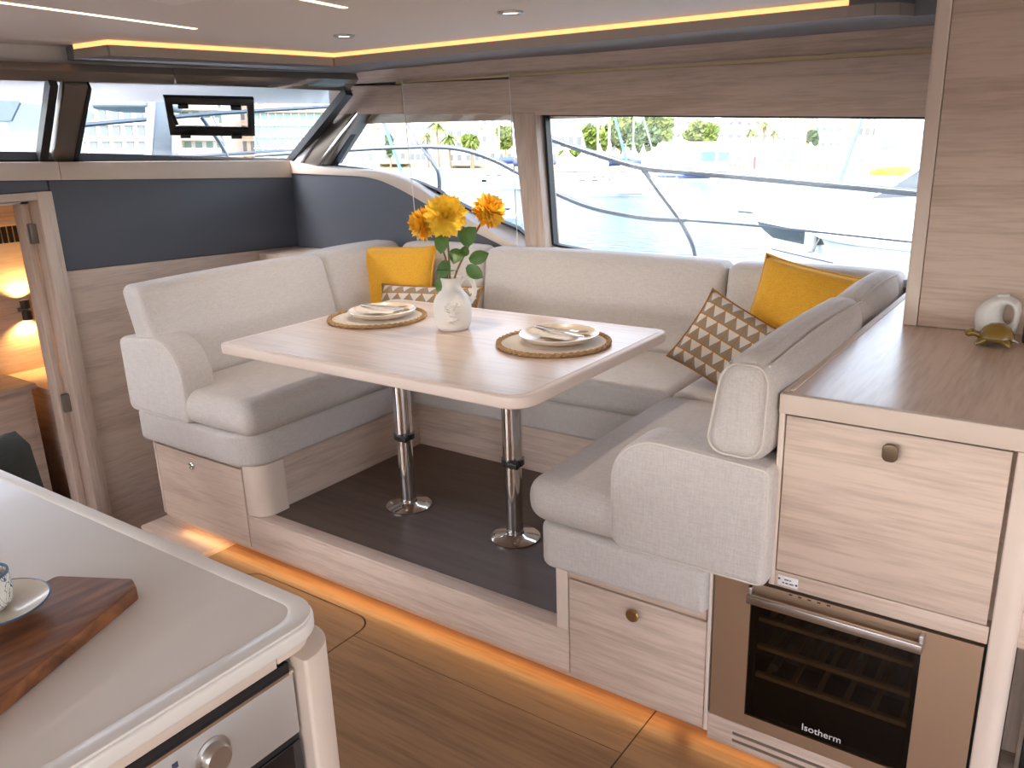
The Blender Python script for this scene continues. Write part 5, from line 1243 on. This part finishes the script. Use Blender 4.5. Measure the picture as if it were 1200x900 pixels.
c = pt(.275, .80, near)+sd*near*.17
MB().lathe([(0, -.42), (.12, -.38), (.16, -.2), (.16, .2), (.12, .38), (.04, .44), (0, .46)], c, 14).build('fender', 'awning', cr_, **EF)
MB().tube([c+up3*.44, pt(.275, 1, near)], .015, 5).build('fender_line', 'rope', cr_, **EF)
MB().rbox(-.35, .35, -.18, .18, -.10, .10, .05, 0, 3, lambda q: mid(0, .02)-ax*.2+ax*q.x+sd*q.y+up3*q.z).build('anchor_roller', 'steel', cr_, **EF)
MB().tube([pt(.015, .98, near), extw(846, 299)], .016, 5).build('mooring_line', 'awning', cr_, **EF)
# tender lying in front of it
tw = extw(1008, 322); tw.y = 18.0; tw = extw(985, 345)
td = et('tender', tw, 'grey-white tender with blunt bow lying against the cruiser', 'boat')
tb_ = ext(988, 193, 18.6); tb_.z = .72
h, pt, sd, ax = hull(td, tb_, (.50, -.86, 0), 3.0, 1.5, .55, sheer=.1, mat=plain('pale_grey_gelcoat', (0.55, 0.60, 0.60), .4), rake=.5)
near = -1 if pt(.4, 1, -1).y < pt(.4, 1, 1).y else 1
for s in (-1, 1): MB().tube([pt(i/14, .98, s) for i in range(15)], .09, 10).build('tube', 'gelcoat', td, **EF)
for s_ in (.02, .09): MB().tube([pt(s_, 1, near), pt(s_, 1, near)-ax*.75+up3*.62], .035, 6).build('davit_arm', 'gelcoat', td, **EF)
MB().tube([pt(.02, .9, near), extw(946, 306)+up3*.05], .018, 5).build('mooring_line', 'rope', td, **EF)
MB().tube([pt(.05, .9, near), pt(.05, .3, near)-ax*.05], .02, 5).build('hanging_line', 'rope', td, **EF)
MB().box(0, 0.1, 0, .1, 0, .1).v
# sailing yachts
def sailboat(bow, ax, L, B, H, label, mastpx, mast_D, cover, forestay=None, covercol='navy', hullmat='gelcoat', stripe=None, mr=.10, boom=(2.6, 1.35, .22), name='sailing_yacht', mast_top=92):
    r = et(name, bow, label, 'boat', 'sailing yachts')
    h, pt, sd, ax = hull(r, bow, ax, L, B, H, mat=hullmat, rake=.9, stripe=stripe)
    mid = lambda s, z=0: (pt(s, 1, -1)+pt(s, 1, 1))*.5+up3*z
    b = MB(); rows = []
    for s, w, z in ((.22, .15, .02), (.32, .6, .35), (.55, .8, .48), (.74, .8, .42), (.76, .8, .05)):
        c = mid(s); rows.append([c-sd*w, c-sd*w*.85+up3*z, c+sd*w*.85+up3*z, c+sd*w])
    b.grid(rows); b.build('coachroof', 'gelcoat', r, **EF)
    for side in (-1, 1):
        for s in (.38, .48, .58): 
            c = mid(s, .24)+sd*side*.74; bb = MB().rbox(-.3, .3, -.03, .03, -.08, .08, .03, 0, 2); bb.v = [c+ax*p.x+sd*p.y+up3*p.z for p in bb.v]; bb.build('portlight', 'boatglass', r, **EF)
    mb = ext(mastpx, 193, mast_D); mb.z = H
    mt = Vector((mb.x, mb.y, ext(mastpx, mast_top, mast_D).z+6))
    ms = MB().tube([mb, mt], mr, 10).build('mast', 'gelcoat', r, **EF)
    MB().tube([mb+ax*-.1+up3*4.5-sd*.9, mb+up3*4.6, mb+ax*-.1+up3*4.5+sd*.9], .03, 6).build('spreader', 'alu', ms, **EF)
    bl, bz, br = boom
    MB().tube([mb+up3*bz, mb+ax*bl*.5+up3*(bz+.08), mb+ax*bl+up3*bz], [br, br*.9, br*.5], 10).build('sail_cover', cover, r, **EF)
    if forestay:
        (x0, y0), (x1, y1), col, rr = forestay
        MB().tube([ext(x0, y0, mast_D-.5), ext(x1, y1, mast_D-.5)], rr, 8).build('furled_sail', col, r, **EF)
    for side in (-1, 1):
        lr = MB().tube([pt(s, 1, side)+up3*.6 for s in (.02, .2, .4, .6, .8, .98)], .012, 5).build('guard_wire', 'alu', r, **EF)
        for s in (.02, .2, .4, .6, .8, .98): MB().tube([pt(s, 1, side), pt(s, 1, side)+up3*.6], .014, 5).build('stanchion', 'alu', lr, **EF)
    return r, pt
sailboat(extw(760, 229), (-1, .12, 0), 11, 3.3, 1.1, 'white sailing yacht with blue boom cover and navy waterline moored before the tents', 713, 77, 'navy', ((734.5, 190), (718, 128), 'skyblue', .11), stripe=(.34, .38, 'navy'), boom=(-2.9, 1.9, .35))
sailboat(extw(742, 221), (-1, .3, 0), 10, 3.1, 1.05, 'white sailing yacht behind the blue-covered one with a dark furled foresail', 700, 100, 'canvas', ((694, 203), (674, 128), 'awning', .10))
sailboat(extw(786, 219), (-1, .5, 0), 8, 2.6, .9, 'small white yacht with an orange cockpit cover beside the motor boat', 741, 112, 'pink', ((770, 194), (751, 128), 'awning', .10))
r_, pt_ = sailboat(extw(1000, 250)+Vector((0, 0, 0)), (1, .35, 0), 12, 3.6, 1.2, 'sailing yacht with thick white mast and yellow boom cover behind the cruiser', 1072, 52, 'yellowcover', ((984, 213), (1016, 120), 'skyblue', .13), mr=.38, boom=(-3.2, 1.15, .32))
MB().tube([ext(1041, 205, 52), ext(1062, 140, 52)], .06, 6).build('shroud', 'awning', r_, **EF)
# motor boat with dark stripe further off
mb_ = extw(838, 212)
mo = et('motor_boat', mb_, 'white motor boat with navy side stripe beside the quay', 'boat')
h, pt, sd, ax = hull(mo, extw(830, 214), (-1, .15, 0), 9.5, 3.0, 1.25, rake=1.4, stripe=(.62, .92, 'navy'))
mid = lambda s, z=0: (pt(s, 1, -1)+pt(s, 1, 1))*.5+up3*z
b = MB(); rows = []
for s, w, z in ((.22, .9, .1), (.34, 1.1, 1.2), (.7, 1.15, 1.3), (.8, 1.15, .2)):
    c = mid(s); rows.append([c-sd*w, c-sd*w*.8+up3*z, c+sd*w*.8+up3*z, c+sd*w])
b.grid(rows); b.build('cabin', 'gelcoat', mo, **EF)
for s0, s1 in ((.34, .44), (.46, .56), (.58, .68)):
    for side in (-1, 1):
        MB().add([mid(s0, .45)+sd*side*1.08, mid(s1, .45)+sd*side*1.1, mid(s1, .95)+sd*side*.98, mid(s0, .95)+sd*side*.96], [(0, 1, 2, 3)]).build('cabin_window', 'boatglass', mo, **EF)
# neighbour motor yacht beyond the forward side window
nb = extw(603, 256)
ny = et('motor_yacht', nb, 'white motor yacht with arched cockpit windows beyond the forward side window', 'boat')
h, pt, sd, ax = hull(ny, nb, (-1, .22, 0), 14, 4.2, 1.35, rake=1.8, stripe=(.50, .54, 'navy'))
mid = lambda s, z=0: (pt(s, 1, -1)+pt(s, 1, 1))*.5+up3*z
b = MB(); rows = []
for k in range(9):
    u = k/8; s = .20+.34*u; z = 1.15*math.sin(PI*(.12+.80*u))**.8; w = 1.0+.5*u; c = mid(s); rows.append([c-sd*w, c-sd*w*.9+up3*z*.6, c-sd*w*.6+up3*z, c+up3*z*1.04, c+sd*w*.6+up3*z, c+sd*w*.9+up3*z*.6, c+sd*w])
b.grid(rows); b.build('canopy', plain('tinted_canopy', (0.16, 0.22, 0.28), .15), ny, **EF)
for k in (0, 3, 6, 8):
    MB().tube([p+up3*.02 for p in rows[k]], .07, 6).build('canopy_hoop', 'gelcoat', ny, **EF)
b = MB(); rows = []
for s, w, z in ((.08, .15, .03), (.16, .8, .28), (.24, 1.2, .42), (.6, 1.6, .5), (.62, 1.6, .1)):
    c = mid(s); rows.append([c-sd*w, c-sd*w*.85+up3*z, c+sd*w*.85+up3*z, c+sd*w])
b.grid(rows); b.build('coachroof', 'gelcoat', ny, **EF)
c = mid(.05, .35); MB().lathe([(1.1, -.4), (.9, .05), (.4, .35), (0, .42)], c, 14).build('deck_cover', plain('teal_cover', (0.16, 0.36, 0.45), .6), ny, **EF)
sailboat(extw(640, 222), (-1, .25, 0), 12, 3.6, 1.3, 'sailing yacht with long navy boom cover behind the motor yacht', 602, 96, 'navy', None, boom=(-4.8, 1.7, .40))
sailboat(extw(575, 214), (-1, .2, 0), 12, 3.6, 1.3, 'white sailing yacht with navy cockpit canopy behind the motor yacht', 585, 118, 'navy', ((444, 128), (474, 212), 'skyblue', .22), boom=(-3.5, 2.0, .5))
# boats seen through the windscreen
fb = ext(2, 193, 14)
fy = et('flybridge_yacht', (fb.x-2.0, 14, 0), 'grey-white flybridge motor yacht in the windscreen corner', 'boat')
h, pt, sd, ax = hull(fy, (fb.x+.3, 15.2, 0), (-1, .25, 0), 12, 3.6, 1.5, rake=.5)
k14 = 14/F
pl_o = [ext(x, y, 15.0) for x, y in ((-160, 106), (12, 106), (24, 110), (29.5, 118), (17, 150), (15, 158), (22, 186), (30, 240), (-160, 240))]
MB().prism([(p.x, p.z) for p in pl_o], 'xz', 14.8, 17.5).build('superstructure', plain('yacht_gelcoat', (0.72, 0.74, 0.76), .4), fy, .06, 3, **EF)
wn_o = [ext(x, y, 14.8) for x, y in ((-150, 116), (22, 118), (25, 121), (15, 142), (-150, 140))]
MB().prism([(p.x, p.z) for p in wn_o], 'xz', 14.74, 14.8).build('side_window', plain('pale_tinted_glass', (0.16, 0.20, 0.24), .6, spec=.1), fy, **EF)
for py0, py1, lab, D in ((116, 125.5, 'grey canvas bimini stretched above the deck of a neighbour boat', 20), (174.5, 184, 'grey canvas spray dodger low on a neighbour boat', 22)):
    a, c = ext(92 if py0 < 150 else 84, py0, D), ext(172, py1, D)
    bi = et('boat_awning', (a.x, D, ext(100, 200, D).z), lab, 'awning')
    MB().rbox(a.x, c.x, D, D+2.2, c.z, a.z, (a.z-c.z)*.4, .02, 5).build('canvas', 'awning', bi, **EF)
    for xx in (a.x+.05, c.x-.05): MB().tube([(xx, D+.1, 0.2), (xx, D+.1, a.z)], .03, 6).build('post', 'alu', bi, **EF)
# our own deck: steel post, guard rails
sp_ = thing('steel_post', (-5.6, 2.9, 1.2), 'polished steel post standing on the foredeck before the windscreen', 'post')
a, c = onX(196, 106, -5.0), onX(183, 192, -5.0)
MB().hexa([c+Vector((0, -.085, -.2)), c+Vector((0, .085, -.2)), c+Vector((-.10, .085, -.2)), c+Vector((-.10, -.085, -.2))], [a+Vector((0, -.055, .1)), a+Vector((0, .055, .1)), a+Vector((-.08, .055, .1)), a+Vector((-.08, -.055, .1))]).build('shaft', 'railsteel', sp_, .01, 3)
c2 = onX(180, 188, -4.98)
MB().box(-5.12, -4.90, c2.y-.13, c2.y+.13, 1.30, c2.z).build('foot', 'bluewhite', sp_, .02, 3)
YR = 4.15
gr = thing('guard_rail', (-2, YR, .68), 'stainless steel guard rail with stanchions along the side deck', 'railing')
R_ = lambda pts, Y=YR: spline([onY(x, y, Y) for x, y in pts], 6)
MB().tube(R_([(500, 92), (560, 120), (600, 139), (645, 162), (700, 181), (752, 196), (810, 202), (870, 207), (970, 216), (1075, 226), (1150, 232)]), .0165, 12).build('top_rail', 'railsteel', gr)
MB().tube(R_([(300, 182), (400, 176), (460, 173), (510, 172), (545, 176), (580, 188), (607, 202), (650, 225.5), (690, 242), (730, 251), (765, 256), (795, 257.5)]), .0150, 12).build('mid_rail', 'railsteel', gr)
MB().tube(R_([(795, 257.5), (900, 266), (1065, 283.5), (1150, 291)]), .0055, 8).build('guard_wire', 'railsteel', gr)
MB().tube(R_([(795, 257.2), (804, 258)]), .011, 10).build('wire_terminal', 'railsteel', gr)
def down(p): return [p, Vector((p.x+.01, p.y, .68))]
s1 = R_([(752, 196), (775, 228), (797, 258), (811, 285), (815, 300)]); MB().tube(s1+down(s1[-1])[1:], .0125, 10).build('stanchion', 'railsteel', gr)
s2 = R_([(466, 122), (490, 165), (507, 190), (514, 203), (515, 224)]); MB().tube(s2+down(s2[-1])[1:], .0140, 10).build('stanchion', 'railsteel', gr)
bowr = thing('bow_rail', (-7, 3.2, 1.2), 'thin steel bow rail crossing the windscreen view', 'railing')
RX2 = lambda pts, X: [onX(x, y, X) for x, y in pts]
MB().tube(RX2([(90, 147), (170, 140), (250, 133), (330, 128), (400, 124)], -6.6), .018, 10).build('top_rail', 'railsteel', bowr)
MB().tube(RX2([(180, 186), (260, 181), (330, 177), (400, 173)], -6.6), .014, 10).build('lower_rail', 'railsteel', bowr)
q1 = RX2([(236, 137), (256, 165), (274, 196)], -6.6); MB().tube(q1+[Vector((-6.6, q1[-1].y+.1, 1.2))], .018, 10).build('stanchion', 'railsteel', bowr)
q1 = RX2([(247, 132), (262, 165), (266, 196)], -6.6); MB().tube(q1+[Vector((-6.6, q1[-1].y+.02, 1.2))], .006, 8).build('stay_wire', 'awning', bowr)
q1 = RX2([(298, 160), (305, 175), (310, 196)], -6.6); MB().tube(q1, .006, 8).build('stay_wire', 'awning', bowr)
